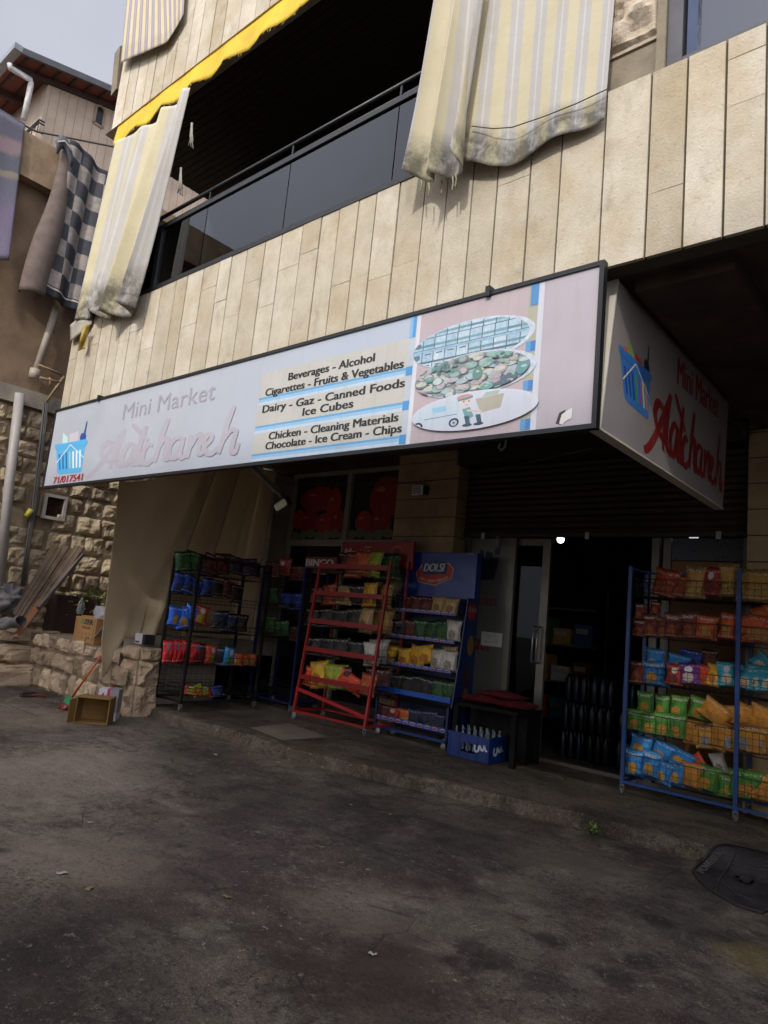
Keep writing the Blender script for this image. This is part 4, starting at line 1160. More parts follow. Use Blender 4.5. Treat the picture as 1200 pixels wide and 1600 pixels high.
def van():
    o = []
    o.append(([(-3.02, 2.91), (-2.98, 2.99), (-2.86, 3.05), (-2.62, 3.05), (-2.6, 2.95), (-2.62, 2.9), (-3.0, 2.88)], '#bccad6'))
    o.append(([(-2.86, 3.02), (-2.74, 3.025), (-2.73, 2.985), (-2.84, 2.98)], '#8fc0d6'))
    o.append(([(-2.92, 2.945), (-2.64, 2.955), (-2.64, 2.951), (-2.92, 2.941)], '#4a4e58'))
    for x, r in ((-2.97, .045), (-2.66, .042)):
        o.append((ell((x, 2.895), r, r * .75, 18), '#23283a')); o.append((ell((x, 2.893), r * .65, r * .5, 14), '#aebdcb')); o.append((ell((x, 2.893), r * .25, r * .2, 8), '#4a5a70'))
    # delivery man holding a carton
    o.append(([(-2.5, 3.04), (-2.28, 3.05), (-2.3, 2.955), (-2.45, 2.94)], '#a9a595')); o.append(([(-2.42, 3.075), (-2.31, 3.078), (-2.33, 3.05), (-2.45, 3.045)], '#9fb0a8'))
    o.append(([(-2.6, 2.98), (-2.54, 2.99), (-2.5, 2.92), (-2.56, 2.9)], '#6d98a0'))
    for x in (-2.58, -2.49): o.append(([(x, 2.93), (x + .04, 2.93), (x + .055, 2.87), (x + .02, 2.87)], '#33566c')); o.append((ell((x + .03, 2.865), .04, .011, 10), '#274457'))
    o.append((ell((-2.58, 3.03), .06, .042, 20), '#cfc6c4')); o.append((ell((-2.585, 3.062), .066, .022, 16), '#b88f8c')); o.append(([(-2.64, 3.05), (-2.52, 3.064), (-2.52, 3.056), (-2.64, 3.04)], '#3d7f86'))
    for x in (-2.59, -2.55): o.append((ell((x, 3.032), .007, .005, 8), '#1f2b44'))
    o.append(([(-2.585, 3.012), (-2.56, 3.008), (-2.545, 3.012), (-2.56, 3.004)], '#8a5a5c')); o.append(([(-2.56, 2.975), (-2.44, 2.955), (-2.44, 2.945), (-2.56, 2.96)], '#cfb8b0'))
    return o
oval('picture', (-2.61, 3.46), .475, .155, shelves, '#24344a', .002)
oval('picture', (-2.575, 3.225), .465, .145, veg, '#7d7a74', .0035)
oval('picture', (-2.55, 2.965), .475, .125, van, '#c4c9d4', .014)
# lettering
m_ink = PM('#14151a'); N2 = NS * .0034
for txt, a, b, h in (('Beverages - Alcohol', (451, 594), (585, 565), .068), ('Cigarettes - Fruits & Vegetables', (415, 619), (630.4, 574.6), .068), ('Dairy - Gaz - Canned Foods', (410.5, 645), (632, 604.6), .068), ('Ice Cubes', (473, 650), (551.6, 636), .068),
                     ('Chicken - Cleaning Materials', (420, 687), (622, 658), .066), ('Chocolate - Ice Cream - Chips', (415, 702), (627, 676), .066)):
    A, B_ = S(a), S(b); zz = (A.z + B_.z) / 2; A.z = B_.z = zz
    mb = MB(); letter(mb, txt, A, B_, h, N2, 0, .075); mb.obj('lettering', m_ink, sign)
mb = MB(); A, B_ = S((83.5, 755)), S((128.5, 751.5)); zz = (A.z + B_.z) / 2; A.z = B_.z = zz
letter(mb, '71/017541', A, B_, .085, N2, 0, .11); mb.obj('phone_number', PM('#a5182a'), sign)
mb = MB(); A, B_ = S((191.7, 653)), S((335, 627)); zz = (A.z + B_.z) / 2 + .0; A.z = B_.z = zz
letter(mb, 'Mini Market', A, B_, .185, N2); mb.obj('faded_lettering', PM('#a29ea8'), sign)
mb = MB(); k = 0
for st_ in SCRIPT:
    for q in ribbon2(st_, 22):
        P = [S(zm(p)) + NS * (.0006 + .000012 * k) for p in q]
        if (P[1] - P[0]).cross(P[2] - P[0]).dot(NS) < 0: P = P[::-1]
        mb.poly(P); k += 1
mb.obj('faded_script', PM('#b0abb4'), sign)
mats = []; mb = MB(); emit(mb, mats, basket_shapes(False), lambda p: S(zm(p)), NS); mb.obj('basket_emblem', mats, sign)
mats = []; mb = MB()
emit(mb, mats, [([(868, 662), (874, 645), (884, 640), (882, 654), (876, 664)], '#3a2f2c'), ([(874, 662), (878, 648), (886, 642), (895, 637), (893, 654), (884, 658), (879, 664)], '#d5d3d0')], S, NS, .003)
mb.obj('torn_corner', mats, sign)

# ------------------------------------------------------------------ side sign
SX = -1.66
ss = thing('side_sign', (SX, -.9, 2.77), 'dim white side sign with basket emblem and red script below the overhang', 'sign')
NX_ = Vector((1, 0, 0))
mb = MB(); mb.prism([(SX, -2.27, 2.775), (SX, .33, 2.775), (SX, .44, 3.775), (SX, -2.1, 3.775)], (-.06, 0, 0)); mb.obj('face_panel', M('side_sign_vinyl', '#8b8581', .5, .08, 2), ss)
mb = MB()
mb.prism([(SX + .006, -2.276, 2.765), (SX + .006, -2.262, 2.765), (SX + .006, -2.105, 3.777), (SX + .006, -2.12, 3.777)], (-.075, 0, 0))
mb.prism([(SX + .006, -2.26, 2.76), (SX + .006, .33, 2.76), (SX + .006, .33, 2.773), (SX + .006, -2.26, 2.773)], (-.075, 0, 0))
mb.obj('frame', M('pale_sign_edge', '#bfb8a8', .5, .1), ss)
def side_map(src_a, src_b, dst_a, dst_b):
    """crop pixels (upright: skew removed) to the side sign plane"""
    A0, B0 = S(zm(src_a)), S(zm(src_b))
    def f(p):
        w_ = S(zm(p)); u = (w_.x - A0.x) / (B0.x - A0.x); v = (w_.z - A0.z) / (B0.z - A0.z)
        return Vector((SX, dst_a[0] + (dst_b[0] - dst_a[0]) * u, dst_a[1] + (dst_b[1] - dst_a[1]) * v))
    return f
fb = side_map((76, 432), (204, 545), (-2.04, 3.33), (-1.45, 3.02))
mats = []; mb = MB(); emit(mb, mats, basket_shapes(True), fb, NX_); mb.obj('basket_emblem', mats, ss)
src_ = [S(zm(SCRIPT[0][0])), S(zm(SCRIPT[13][0])), S(zm(SCRIPT[1][0]))]          # swash start, last ascender, top of the A
dst_ = [px(1006, 702, 0, SX), px(1124, 681, 0, SX), px(1055, 624, 0, SX)]
my_ = (dst_[1].y - dst_[0].y) / (src_[1].x - src_[0].x)
cf_ = Matrix([(1, p.z, p.x) for p in src_]).inverted() @ Vector([p.z for p in dst_])
def fs_(p):
    w_ = S(zm(p))
    return Vector((SX, dst_[0].y + my_ * (w_.x - src_[0].x), cf_[0] + cf_[1] * w_.z + cf_[2] * w_.x))
mb = MB(); k = 0
for st_ in SCRIPT:
    for q in ribbon2(st_, 22):
        P = [fs_(p) + NX_ * (.001 + .000012 * k) for p in q]
        if (P[1] - P[0]).cross(P[2] - P[0]).dot(NX_) < 0: P = P[::-1]
        mb.poly(P); k += 1
mb.obj('red_script', PM('#7d1c1a'), ss); mb = MB()
letter(mb, 'Mini Market', px(1058, 599, 0, SX), px(1122, 654, 0, SX), abs(px(1063, 556, 0, SX).z - px(1059, 598, 0, SX).z) * .95, NX_ * .001, 0, .04)
mb.obj('red_lettering', PM('#7d1c1a'), ss)

# dim copy on the shop's frosted side pane
mb = MB(); yd = DY + .025
letter(mb, 'Market', Vector((-4.95, yd, 1.83)), Vector((-4.55, yd, 1.83)), .13, NS * .004); mb.obj('red_lettering', PM('#7a1c1a'), dfr)
mb = MB(); k = 0
for st_ in SCRIPT[7:]:
    for q in ribbon2(st_, 24):
        P = []
        for p in q:
            w_ = S(zm(p)); P.append(Vector((-4.98 + (w_.x + 7.0) / 1.55 * .28, yd - .004 - .00001 * k, 1.38 + (w_.z - 3.1) * .55)))
        if (P[1] - P[0]).cross(P[2] - P[0]).dot(NS) < 0: P = P[::-1]
        mb.poly(P); k += 1
mb.obj('red_script', PM('#7a1c1a'), dfr)
mats = []; mb = MB()
def fpm(p): 
    return Vector((-4.98 + (p[0] - 76) / 130 * .4, yd, 2.14 + (545 - p[1]) / 130 * .3))
emit(mb, mats, [(pts, '#1c2034') for pts, c_ in basket_shapes(True)[:7]], fpm, NS, .0003); mb.obj('basket_emblem', mats, dfr)
mb = MB(); mb.box((-4.74, DY + .012, 1.33), (-4.44, DY + .016, 1.5)); o = mb.obj('paper_notice', M('white_paper', '#b9b9b4', .8, .05)); tag(o, 'small handwritten white paper notice stuck on the frosted pane by the door', 'notice')
mb = MB(); rr = random.Random(5)
for row in range(2):
    for k in range(5):
        x = -4.5 - k * .04; z = 1.45 - row * .065
        pts = crom([(x, z), (x - .012, z + rr.uniform(-.015, .015)), (x - .024, z + rr.uniform(-.012, .01)), (x - .034, z)], 4)
        for a, b in zip(pts, pts[1:]): mb.bar((a[0], DY + .0105, a[1]), (b[0], DY + .0105, b[1]), .004, .002)
mb.obj('handwriting', PM('#23243a'), o)

# ------------------------------------------------------------------ snack bags
def thick(u, v):
    a = max(0, 1 - abs(2 * u - 1) ** 2.6); b = max(0, 1 - abs(2 * v - 1) ** 3.2)
    return (a ** .62) * (b ** .6)
def bag_mesh(mat, seed, name='chip_bag'):
    """unit pillow bag: x and z from -.5 to .5, about .36 deep, crimped flat ends"""
    mb = MB(); nu, nv = 10, 14
    def side(sg):
        def fn(u, v):
            w = 1 - .13 * math.sin(math.pi * v) + .06 * nz(v * 4, seed)
            x = (u - .5) * w + .02 * nz(v * 3 + seed, u * 2)
            d = .19 * thick(u, v) * (1 + .45 * nz(u * 3 + seed, v * 3, sg)) + .06 * (.4 - abs(nz(u * 5, v * 5 + seed, 3 + sg))) * thick(u, v)
            crimp = .02 * math.sin(u * 40) * (1 if (v < .05 or v > .95) else 0)
            bend = .05 * (v - .5) ** 2 * nz(seed, 4)
            z = v - .5 + (.018 * nz(u * 4 + seed, 1) if v < .02 or v > .98 else 0)
            return Vector((x, sg * d + crimp * .3 + bend, z))
        return fn
    f = side(-1); mb.grid(f, nu, nv)
    b = side(1); mb.grid(lambda u, v: b(1 - u, v), nu, nv)
    return mb.mesh(name, mat)
DESIGN = {}
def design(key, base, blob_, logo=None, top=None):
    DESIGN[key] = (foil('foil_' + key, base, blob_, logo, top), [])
for a in (('green', '#3f7a22', '#c08a28', None, '#4f8a2c'), ('blue', '#1c74b4', '#c89838', None, '#2f86c4'), ('gold', '#b8781c', '#c98a2c', None, '#c08a30'), ('amber', '#c08a2c', '#a3a19a', None, '#8a5216'), ('orange', '#b04a1a', '#b8863a', None, None), ('redbrown', '#6a2416', '#a85a2a', None, '#74301c'),
          ('darkorange', '#8a3212', '#9a4418', None, None), ('cheese', '#96702c', '#b08a3c', None, '#8a6a2e'), ('red', '#8a1c14', '#7a2c16', '#c4beb0', None), ('purple', '#662a78', '#d0c4b0', '#d8d4d4', None), ('cyan', '#2a96ae', '#c9b89a', '#cfd8d8', None), ('plaincyan', '#1f8298', '#c9b89a', None, None),
          ('yellow', '#c89818', '#c87820', None, None), ('lime', '#8f9a22', '#b88a2c', None, None), ('navy', '#141c3c', '#2a2a30', None, None), ('black', '#121214', '#3a2a1a', None, None), ('maroon', '#4a1414', '#6a2c1a', None, None), ('brightred', '#c01a16', '#a81a14', '#5a7fb0', None), ('royal', '#1460d0', '#b08a30', None, None),
          ('deepblue', '#123a8a', '#3a3a4a', None, None), ('white', '#bdb8ac', '#a89a84', None, None), ('tan', '#a88c5c', '#9a7a4a', None, None), ('multi', '#b83a1c', '#8fae20', '#cfd0d4', None), ('skyblue', '#2a80b8', '#7fae5a', '#cfd8dc', None), ('darkgreen', '#1c4a1e', '#3a5a20', None, None), ('redorange', '#d03a14', '#c0561a', None, None), ('purpledark', '#2c1a34', '#3a2434', None, None)):
    design(*a)
JR = random.Random(77)
LIVE = []
WORDS = {'green': 'green', 'blue': 'bright blue', 'gold': 'golden', 'amber': 'amber and silver', 'orange': 'orange', 'redbrown': 'reddish brown', 'darkorange': 'dark orange', 'cheese': 'mustard coloured', 'red': 'red', 'purple': 'purple', 'cyan': 'turquoise', 'plaincyan': 'plain turquoise', 'yellow': 'yellow', 'lime': 'lime green', 'navy': 'navy', 'black': 'black', 'maroon': 'maroon', 'brightred': 'bright red', 'royal': 'royal blue', 'deepblue': 'deep blue', 'white': 'white', 'tan': 'tan', 'multi': 'red and green', 'skyblue': 'sky blue', 'darkgreen': 'dark green', 'redorange': 'red orange', 'purpledark': 'dark purple'}
def bag(key, x, y, w, h, axis, val, where, tilt=0, yaw=0, depth=1.0, lean=0, badge=None):
    """snack bag seen at photo pixel (x, y), w by h pixels, standing on the plane axis=val"""
    mat, ms = DESIGN[key]
    if len(ms) < 2: ms.append(bag_mesh(mat, len(ms) * 3.7 + len(DESIGN) * .3 + len(key)))
    me = ms[len(LIVE) % len(ms)]
    c = px(x, y, axis, val)
    if axis == 1: W = abs(px(x + w / 2, y, 1, val).x - px(x - w / 2, y, 1, val).x)
    else: W = abs(px(x + w / 2, y, 0, val).y - px(x - w / 2, y, 0, val).y)
    H = abs(px(x, y + h / 2, axis, val).z - px(x, y - h / 2, axis, val).z)
    W = min(max(W * 1.22, .08), .4); H = min(max(H * 1.1, .08), .42)
    o = bpy.data.objects.new('chip_bag', me); COL.objects.link(o)
    o.location = c
    jr = JR
    o.rotation_euler = (R(lean + jr.uniform(-9, 5)), R(tilt + jr.uniform(-5, 5)), R(yaw + jr.uniform(-16, 16)) + (R(90) if axis == 0 else 0))
    W *= jr.uniform(.94, 1.1); H *= jr.uniform(.94, 1.08)
    o.scale = (W, min(W, H) * .9 * depth, H)
    o['category'] = 'chip bag'
    LIVE.append((o, key, where, x))
    o['_badge'] = badge or ''
    return o
def finish_bags():
    """a label for each bag from its colour and its place along its own shelf"""
    by = {}
    for o, key, where, x in LIVE: by.setdefault((key, where), []).append((x, o))
    for (key, where), lst in by.items():
        lst.sort(key=lambda t: t[0])
        many = len(lst) > 1
        for i, (x, o) in enumerate(lst):
            w = WORDS[key]
            if many:
                pos = 'leftmost' if i == 0 else 'rightmost' if i == len(lst) - 1 else ORD[i]
                if len(lst) == 2: pos = ('left', 'right')[i]
                o['label'] = '%s %s chip bag%s, %s' % (pos, w, ' from left' if pos in ORD else '', where)
            else: o['label'] = 'only %s chip bag, %s' % (w, where)
            o['group'] = 'chip bags, ' + where.split(' shelf ')[-1].replace('of the ', 'on the ')
            t = o['_badge']; del o['_badge']
            if t:
                sx, sy, sz = o.scale
                vs, fs = text_polys(t, .02)
                x0 = min(v[0] for v in vs); x1 = max(v[0] for v in vs)
                mb = MB(); pts = []
                for a, b in vs:
                    u = .5 + ((a - x0) / (x1 - x0) - .5) * .62; v = .76 + b / .7 * .085
                    pts.append(((u - .5) * .92, -.19 * thick(u, v) * 1.05 - .045, v - .5))
                n = mb.add(pts)
                for f in fs: mb.face([n + k for k in f])
                q = mb.obj('lettering', PM('#b9b2a8')); q.parent = o; q.location = (0, 0, 0)

# ------------------------------------------------------------------ wheeled wire racks
CAST = {}
def caster(p, parent, yaw=0):
    if not CAST:
        mb = MB(); n = 14
        mb.tube([(-.012, 0, .035), (.012, 0, .035)], .034, n)
        CAST['w'] = mb.mesh('wheel', m_rubber)
        mb = MB()
        mb.prism([(-.02, -.012, .03), (-.02, .02, .03), (-.02, .03, .085), (-.02, -.02, .085)], (.005, 0, 0)); mb.prism([(.015, -.012, .03), (.015, .02, .03), (.015, .03, .085), (.015, -.02, .085)], (.005, 0, 0))
        mb.box((-.02, -.02, .0855), (.02, .03, .092)); mb.tube([(0, .005, .09), (0, .005, .12)], .01, 8)
        CAST['f'] = mb.mesh('caster', m_steel)
    f = bpy.data.objects.new('caster', CAST['f']); COL.objects.link(f); f.parent = parent
    f.location = Vector(p) - world_loc(parent); f.rotation_euler = (0, 0, yaw)
    w = bpy.data.objects.new('wheel', CAST['w']); COL.objects.link(w); w.parent = f
def basket(x0, x1, y0, y1, z, hf, step=.055, r=.0022, front='y0', hs=None):
    """welded wire tray: floor grid plus upright front, sides and back"""
    mb = MB(); hs = hs or hf
    n = 4
    def w(a, b, rr=r): mb.tube([a, b], rr, n, cap=False)
    nx = max(2, round((x1 - x0) / step)); ny = max(2, round((y1 - y0) / step))
    for i in range(nx + 1):
        x = x0 + (x1 - x0) * i / nx
        w((x, y0, z), (x, y1, z)); w((x, y0, z), (x, y0, z + hf)); w((x, y1, z), (x, y1, z + hf))
    for j in range(ny + 1):
        y = y0 + (y1 - y0) * j / ny
        w((x0, y, z), (x1, y, z)); w((x0, y, z), (x0, y, z + hs)); w((x1, y, z), (x1, y, z + hs))
    nz_ = max(1, round(hf / step))
    for k in range(nz_ + 1):
        zz = z + hf * k / nz_; rr = .004 if k == nz_ else r
        w((x0, y0, zz), (x1, y0, zz), rr); w((x0, y1, zz), (x1, y1, zz), rr); w((x0, y0, zz), (x0, y1, zz), rr); w((x1, y0, zz), (x1, y1, zz), rr)
    return mb
def mesh_panel(O, U, V, nu, nv, r=.002):
    mb = MB()
    for i in range(nu + 1): mb.tube([O + U * (i / nu), O + U * (i / nu) + V], r, 4, cap=False)
    for j in range(nv + 1): mb.tube([O + V * (j / nv), O + V * (j / nv) + U], r, 4, cap=False)
    return mb
def rack(name, x0, x1, y0, y1, ztop, label, mpaint, levels, hf, post=.035, base=.22):
    t = thing(name, ((x0 + x1) / 2, (y0 + y1) / 2, .124), label, 'rack')
    mb = MB(); p = post / 2
    for x in (x0, x1):
        for y in (y0, y1): mb.box((x - p, y - p, base), (x + p, y + p, ztop))
    for y in (y0, y1): mb.box((x0 + p, y - p * .8, base + .01), (x1 - p, y + p * .8, base + .035))
    for x in (x0, x1):
        mb.box((x - p * .8, y0 + p, base + .01), (x + p * .8, y1 - p, base + .035)); mb.box((x - p * .8, y0 + p, ztop - .03), (x + p * .8, y1 - p, ztop - .008))
    mb.box((x0 + p, y1 - p * .8, ztop - .03), (x1 - p, y1 + p * .8, ztop - .008))
    mb.obj('frame', mpaint, t)
    for z in levels: basket(x0 + p, x1 - p, y0 - .0, y1 - .01, z, hf).obj('shelf', m_wire_blk if name != 'dolsi' else mpaint, t)
    for x in (x0, x1):
        for y in (y0, y1): caster((x, y, .124), t, random.uniform(-.8, .8))
    return t

# ---- right blue rack
m_bluep = M('chipped_blue_paint', '#163c74', .45, .25, 8, dirt=hexc('#3a2a22'), dirt_amt=.45)
lv = [2.0, 1.61, 1.16, .72, .33]
rk = rack('wire_rack', -2.6, -.66, .75, 1.2, 2.29, 'tall blue wheeled rack of colourful chip bags right of the shop door', m_bluep, lv, .17)
mb = MB(); mb.box((-1.635, .735, .2), (-1.6, .766, 2.3)); mb.box((-1.635, 1.185, .2), (-1.6, 1.215, 2.3)); mb.obj('middle_post', m_bluep, rk)
for y in (.75, 1.2): caster((-1.617, y, .124), rk, .5)
mesh_panel(Vector((-.64, .77, .3)), Vector((0, .42, 0)), Vector((0, 0, 1.9)), 5, 12).obj('side_mesh', m_wire_blk, rk)
def q1(l, X, Y, Wd, Hd, sh, **k): bag(l, 970 + X / 5.217, 870 + Y / 5.217, Wd / 5.217, Hd / 5.217, k.pop('ax', 1), k.pop('val', .83), '%s shelf of the right blue rack' % sh, **k)
def q2(l, X, Y, Wd, Hd, sh, **k): bag(l, 970 + X / 5.217, 1040 + Y / 5.217, Wd / 5.217, Hd / 5.217, k.pop('ax', 1), k.pop('val', .83), '%s shelf of the right blue rack' % sh, **k)
for a in (('darkorange', 370, 215, 175, 220, 14), ('cheese', 610, 210, 150, 240, 2), ('red', 745, 205, 135, 225, 0), ('cheese', 890, 190, 150, 250, -2), ('darkorange', 480, 240, 110, 170, 4)): q1(*a[:5], 'top', tilt=a[5])
for x in (1040, 1100, 1160, 1215): q1('cheese', x, 235, 170, 230, 'right bay, top')
for a in (('redbrown', 160, 450, 85, 120, -3, .95), ('redbrown', 285, 415, 85, 95, 2, .98)): q1(*a[:5], 'second', tilt=a[5], val=a[6], badge='BAKED')
for a in (('redbrown', 155, 580, 95, 140, 0), ('redbrown', 245, 560, 110, 180, 2), ('redbrown', 425, 560, 135, 185, -1), ('redbrown', 560, 560, 135, 190, 2)): q1(*a[:5], 'lower row, second', tilt=a[5], badge='BAKED')
q1('redbrown', 340, 575, 90, 160, 'lower row, second')
for a in (('orange', 700, 575, 160, 190, 2), ('orange', 880, 565, 140, 200, -2)): q1(*a[:5], 'second', tilt=a[5], badge='BAKED')
for x, y in ((1005, 580), (1065, 590), (1125, 585), (1185, 605)): q1('orange', x, y, 150, 200, 'right bay, second')
q1('orange', 1160, 470, 150, 150, 'upper row, right bay, second', val=.93, tilt=60)
q2('redbrown', 140, 55, 115, 170, 'third')
q2('blue', 275, -50, 145, 170, 'back row, third', val=.96); q2('blue', 265, 60, 150, 185, 'third', badge='BAKED'); q2('blue', 350, 70, 85, 180, 'third', val=.9)
q2('blue', 470, -20, 150, 120, 'back row, third', val=1.02, tilt=12)
q2('deepblue', 580, -60, 170, 120, 'back row, third', val=1.1); q2('maroon', 725, -50, 110, 150, 'back row, third', val=1.05)
for a in (('red', 440, 75, 125, 170, 3), ('purple', 565, 65, 155, 170, 0), ('redorange', 685, 80, 95, 160, 2), ('yellow', 755, 75, 95, 160, 4), ('cyan', 865, 70, 150, 180, 0)): q2(*a[:5], 'third', tilt=a[5], depth=1.2)
for x, y in ((1025, 100), (1130, 105), (1215, 120)): q2('plaincyan', x, y, 190, 190, 'right bay, third')
q2('plaincyan', 1160, -15, 180, 120, 'upper row, right bay, third', val=.93, tilt=50)
for k, (x, y, w, h, t) in enumerate(((200, 300, 105, 160, -4), (335, 330, 115, 160, 0), (470, 340, 130, 180, 2), (640, 350, 150, 170, 10))): q2('green', x, y, w, h, 'upper row, fourth', tilt=t, val=.94, badge='BAKED')
for x, y, w, h in ((115, 440, 125, 165), (235, 470, 125, 170), (345, 480, 125, 180), (465, 500, 135, 200)): q2('green', x, y, w, h, 'lower row, fourth', badge='BAKED' if x != 345 else None)
q2('gold', 780, 390, 240, 160, 'upper row, fourth', tilt=28, val=.88); q2('gold', 950, 400, 200, 140, 'upper row, fourth', tilt=-14, val=.9)
for k, (x, y, w, h, t) in enumerate(((590, 545, 135, 180, 6), (690, 575, 125, 180, -8), (800, 580, 120, 190, 14), (890, 590, 130, 210, 4))): q2('amber' if k % 2 else 'gold', x, y, w, h, 'lower row, fourth', tilt=t)
for x, y in ((1015, 590), (1075, 600), (1135, 605), (1195, 620)): q2('amber' if x in (1015, 1135) else 'gold', x, y, 150, 210, 'right bay, fourth', tilt=(x % 7) * 3 - 8)
for x in (1040, 1150): q2('gold', x, 420, 190, 170, 'upper row, right bay, fourth', val=.9, tilt=x % 9 * 3)
for x, y, w, h, t in ((165, 645, 160, 140, 4), (340, 700, 210, 150, 16), (490, 750, 190, 120, 22)): q2('blue', x, y, w, h, 'upper row, bottom', tilt=t, val=.92)
for x, y, w, h, t in ((105, 790, 140, 190, 0), (250, 800, 140, 190, 5), (355, 870, 140, 190, 8), (455, 880, 120, 180, 4)): q2('blue', x, y, w, h, 'lower row, bottom', tilt=t, badge='BAKED' if x < 300 else None)
q2('gold', 580, 895, 150, 190, 'bottom', tilt=3); q2('redorange', 640, 800, 160, 90, 'bottom', tilt=60, val=.95); q2('white', 800, 800, 110, 160, 'bottom', tilt=-20, val=1.0)
for x, y, w, h, t in ((715, 920, 155, 190, 4), (875, 985, 140, 190, 2)): q2('green', x, y, w, h, 'bottom', tilt=t, badge='BAKED')
for x, y, k in ((985, 970, 'green'), (1065, 965, 'green'), (1150, 985, 'gold'), (1220, 1000, 'gold')): q2(k, x, y, 190, 215, 'right bay, bottom')

# ---- middle rack with the blue header
m_rb = M('glossy_blue_paint', '#1a52a8', .3, .1, 4)
m_rd = M('dark_blue_panel', '#0d2250', .4, .15, 4)
dl = thing('snack_rack', (-5.2, 1.0, .124), 'blue snack rack with oval printed shelf strips and big blue header sign', 'rack')
mb = MB()
for x in (-5.74, -4.66): mb.box((x - .015, 1.17, .22), (x + .015, 1.2, 2.44)); mb.box((x - .015, .76, .22), (x + .015, .79, .6))
mb.box((-5.76, 1.201, .3), (-4.64, 1.21, 2.44)); mb.box((-5.73, .75, .2), (-4.66, .79, .235)); mb.box((-5.73, 1.12, .2), (-4.66, 1.16, .235))
mb.obj('frame', m_rd, dl)
mb = MB(); mb.prism([(-4.655, .76, .26), (-4.655, 1.2, .26), (-4.655, 1.2, 1.88), (-4.655, .98, 1.88), (-4.655, .9, 1.2)], (.015, 0, 0), 0); sp_ = mb.obj('side_panel', m_rd, dl)
hb = MB(); hb.box((-5.78, 1.1, 1.87), (-4.64, 1.2, 2.44), 0); hdr = hb.obj('header', M('header_blue', '#10327e', .35, .08, 2), dl)
mats = []; mb = MB()
hc = (-5.27, 2.19); yh = 1.1
def hp(p): return Vector((hc[0] + p[0], yh, hc[1] + p[1]))
emit(mb, mats, [([(-.3, -.02), (-.2, .1), (.22, .12), (.3, .04), (.27, -.08), (.02, -.18), (-.25, -.14)], '#b58a80'), ([(-.285, -.02), (-.19, .085), (.21, .105), (.285, .035), (.255, -.075), (.02, -.165), (-.24, -.13)], '#a8301f'), ([(-.21, -.02), (-.2, .11), (-.1, .14), (.14, .145), (.2, .1), (.19, -.02), (.06, -.03), (-.1, -.04)], '#1c2c58')], hp, NS, .0006)
letter(mb, 'DOLSI', hp((-.17, .0)), hp((.16, .01)), .105, NS * .006, len(mats), .08, .25); mats.append(PM('#b0b4ba'))
letter(mb, '100% CRISPY SNACKS', hp((-.22, -.1)), hp((.22, -.08)), .035, NS * .006, len(mats), .06, warp=lambda a, b: Vector((0, 0, -.045 * math.sin(a * math.pi)))); mats.append(PM('#c4a49a'))
letter(mb, '21465', hp((.48, .235)), hp((.58, .235)), .022, NS * .006, len(mats), .01)
mb.obj('emblem', mats, hdr)
mats = []; mb = MB()
Eb = ell((.02, 0), .16, .1, 20)
def spf(p): return Vector((-4.64, 1.08 + p[0], 1.72 + p[1]))
emit(mb, mats, [(ell((0, 0), .1, .1, 20), '#8a1c18')], spf, UX, .0006)
letter(mb, 'DOLSI', Vector((-4.64, .99, 1.72)), Vector((-4.64, 1.16, 1.72)), .05, UX * .004, len(mats), .01); mats.append(PM('#9a9094'))
mb.obj('side_emblem', mats, sp_)
for (yy, z, c_) in ((1.1, 1.32, '#7a5a1c'), (1.05, .95, '#3a1410'), (1.07, .7, '#6a4a1a')):
    mats = []; mb = MB(); emit(mb, mats, [(ell((yy - 1.08, z - 1.72), .07, .12, 14), c_)], spf, UX, .0006); mb.obj('side_picture', mats, sp_)
def D(X, Y): return (580 + X / 4.57, 850 + Y / 4.57)
strips = [((110, 470), (605, 490), 22, 1), ((90, 665), (595, 680), 22, 1), ((70, 850), (572, 900), 24, 1), ((45, 1045), (565, 1098), 34, 0), ((20, 1250), (540, 1312), 30, 1)]
ys = [.93, .89, .84, .8, .77]
for (A, B_, hh, pr_), yv in zip(strips, ys):
    a, b = px(*D(*A), 1, yv), px(*D(*B_), 1, yv)
    h = abs(px(*D(A[0], A[1] - hh / 2), 1, yv).z - px(*D(A[0], A[1] + hh / 2), 1, yv).z) * 1.05
    z = (a.z + b.z) / 2
    mb = MB(); mb.box((a.x, yv, z - h / 2), (b.x, yv + .012, z + h / 2)); st = mb.obj('shelf_strip', m_rb, dl)
    if pr_:
        mats = []; mb = MB(); shp = []
        for k in range(10):
            xx = a.x + (b.x - a.x) * (k + .5) / 10
            shp.append((ell((xx, z), .04, h * .38, 14), '#bdb4b4')); shp.append((ell((xx, z - h * .06), .035, h * .26, 12), '#8f2a24'))
        emit(mb, mats, shp, lambda p: Vector((p[0], yv, p[1])), NS, .0001); mb.obj('oval_print', mats, st)
    basket(a.x + .01, b.x - .01, yv + .02, 1.16, z - h / 2 - .09, .12, .05).obj('shelf', m_wire_blk, dl)
for x, y in ((-5.7, .78), (-4.7, .78), (-5.7, 1.14), (-4.7, 1.14)): caster((x, y, .124), dl, random.uniform(-1, 1))
def qd(k, X, Y, Wd, Hd, sh, yv, **kw): bag(k, *D(X, Y), Wd / 4.57, Hd / 4.57, 1, yv, '%s shelf of the rack with blue header' % sh, **kw)
for k, X, Y in (('navy', 170, 435), ('navy', 215, 433), ('maroon', 260, 430), ('maroon', 330, 432), ('maroon', 400, 432), ('tan', 480, 432), ('tan', 570, 445)): qd(k, X, Y, 80, 110, 'top', 1.0)
for k, X, Y in (('black', 170, 610), ('black', 235, 615), ('maroon', 285, 610), ('darkgreen', 350, 610), ('darkgreen', 430, 615), ('darkgreen', 510, 615), ('white', 590, 620)): qd(k, X, Y, 85, 130, 'second', .98)
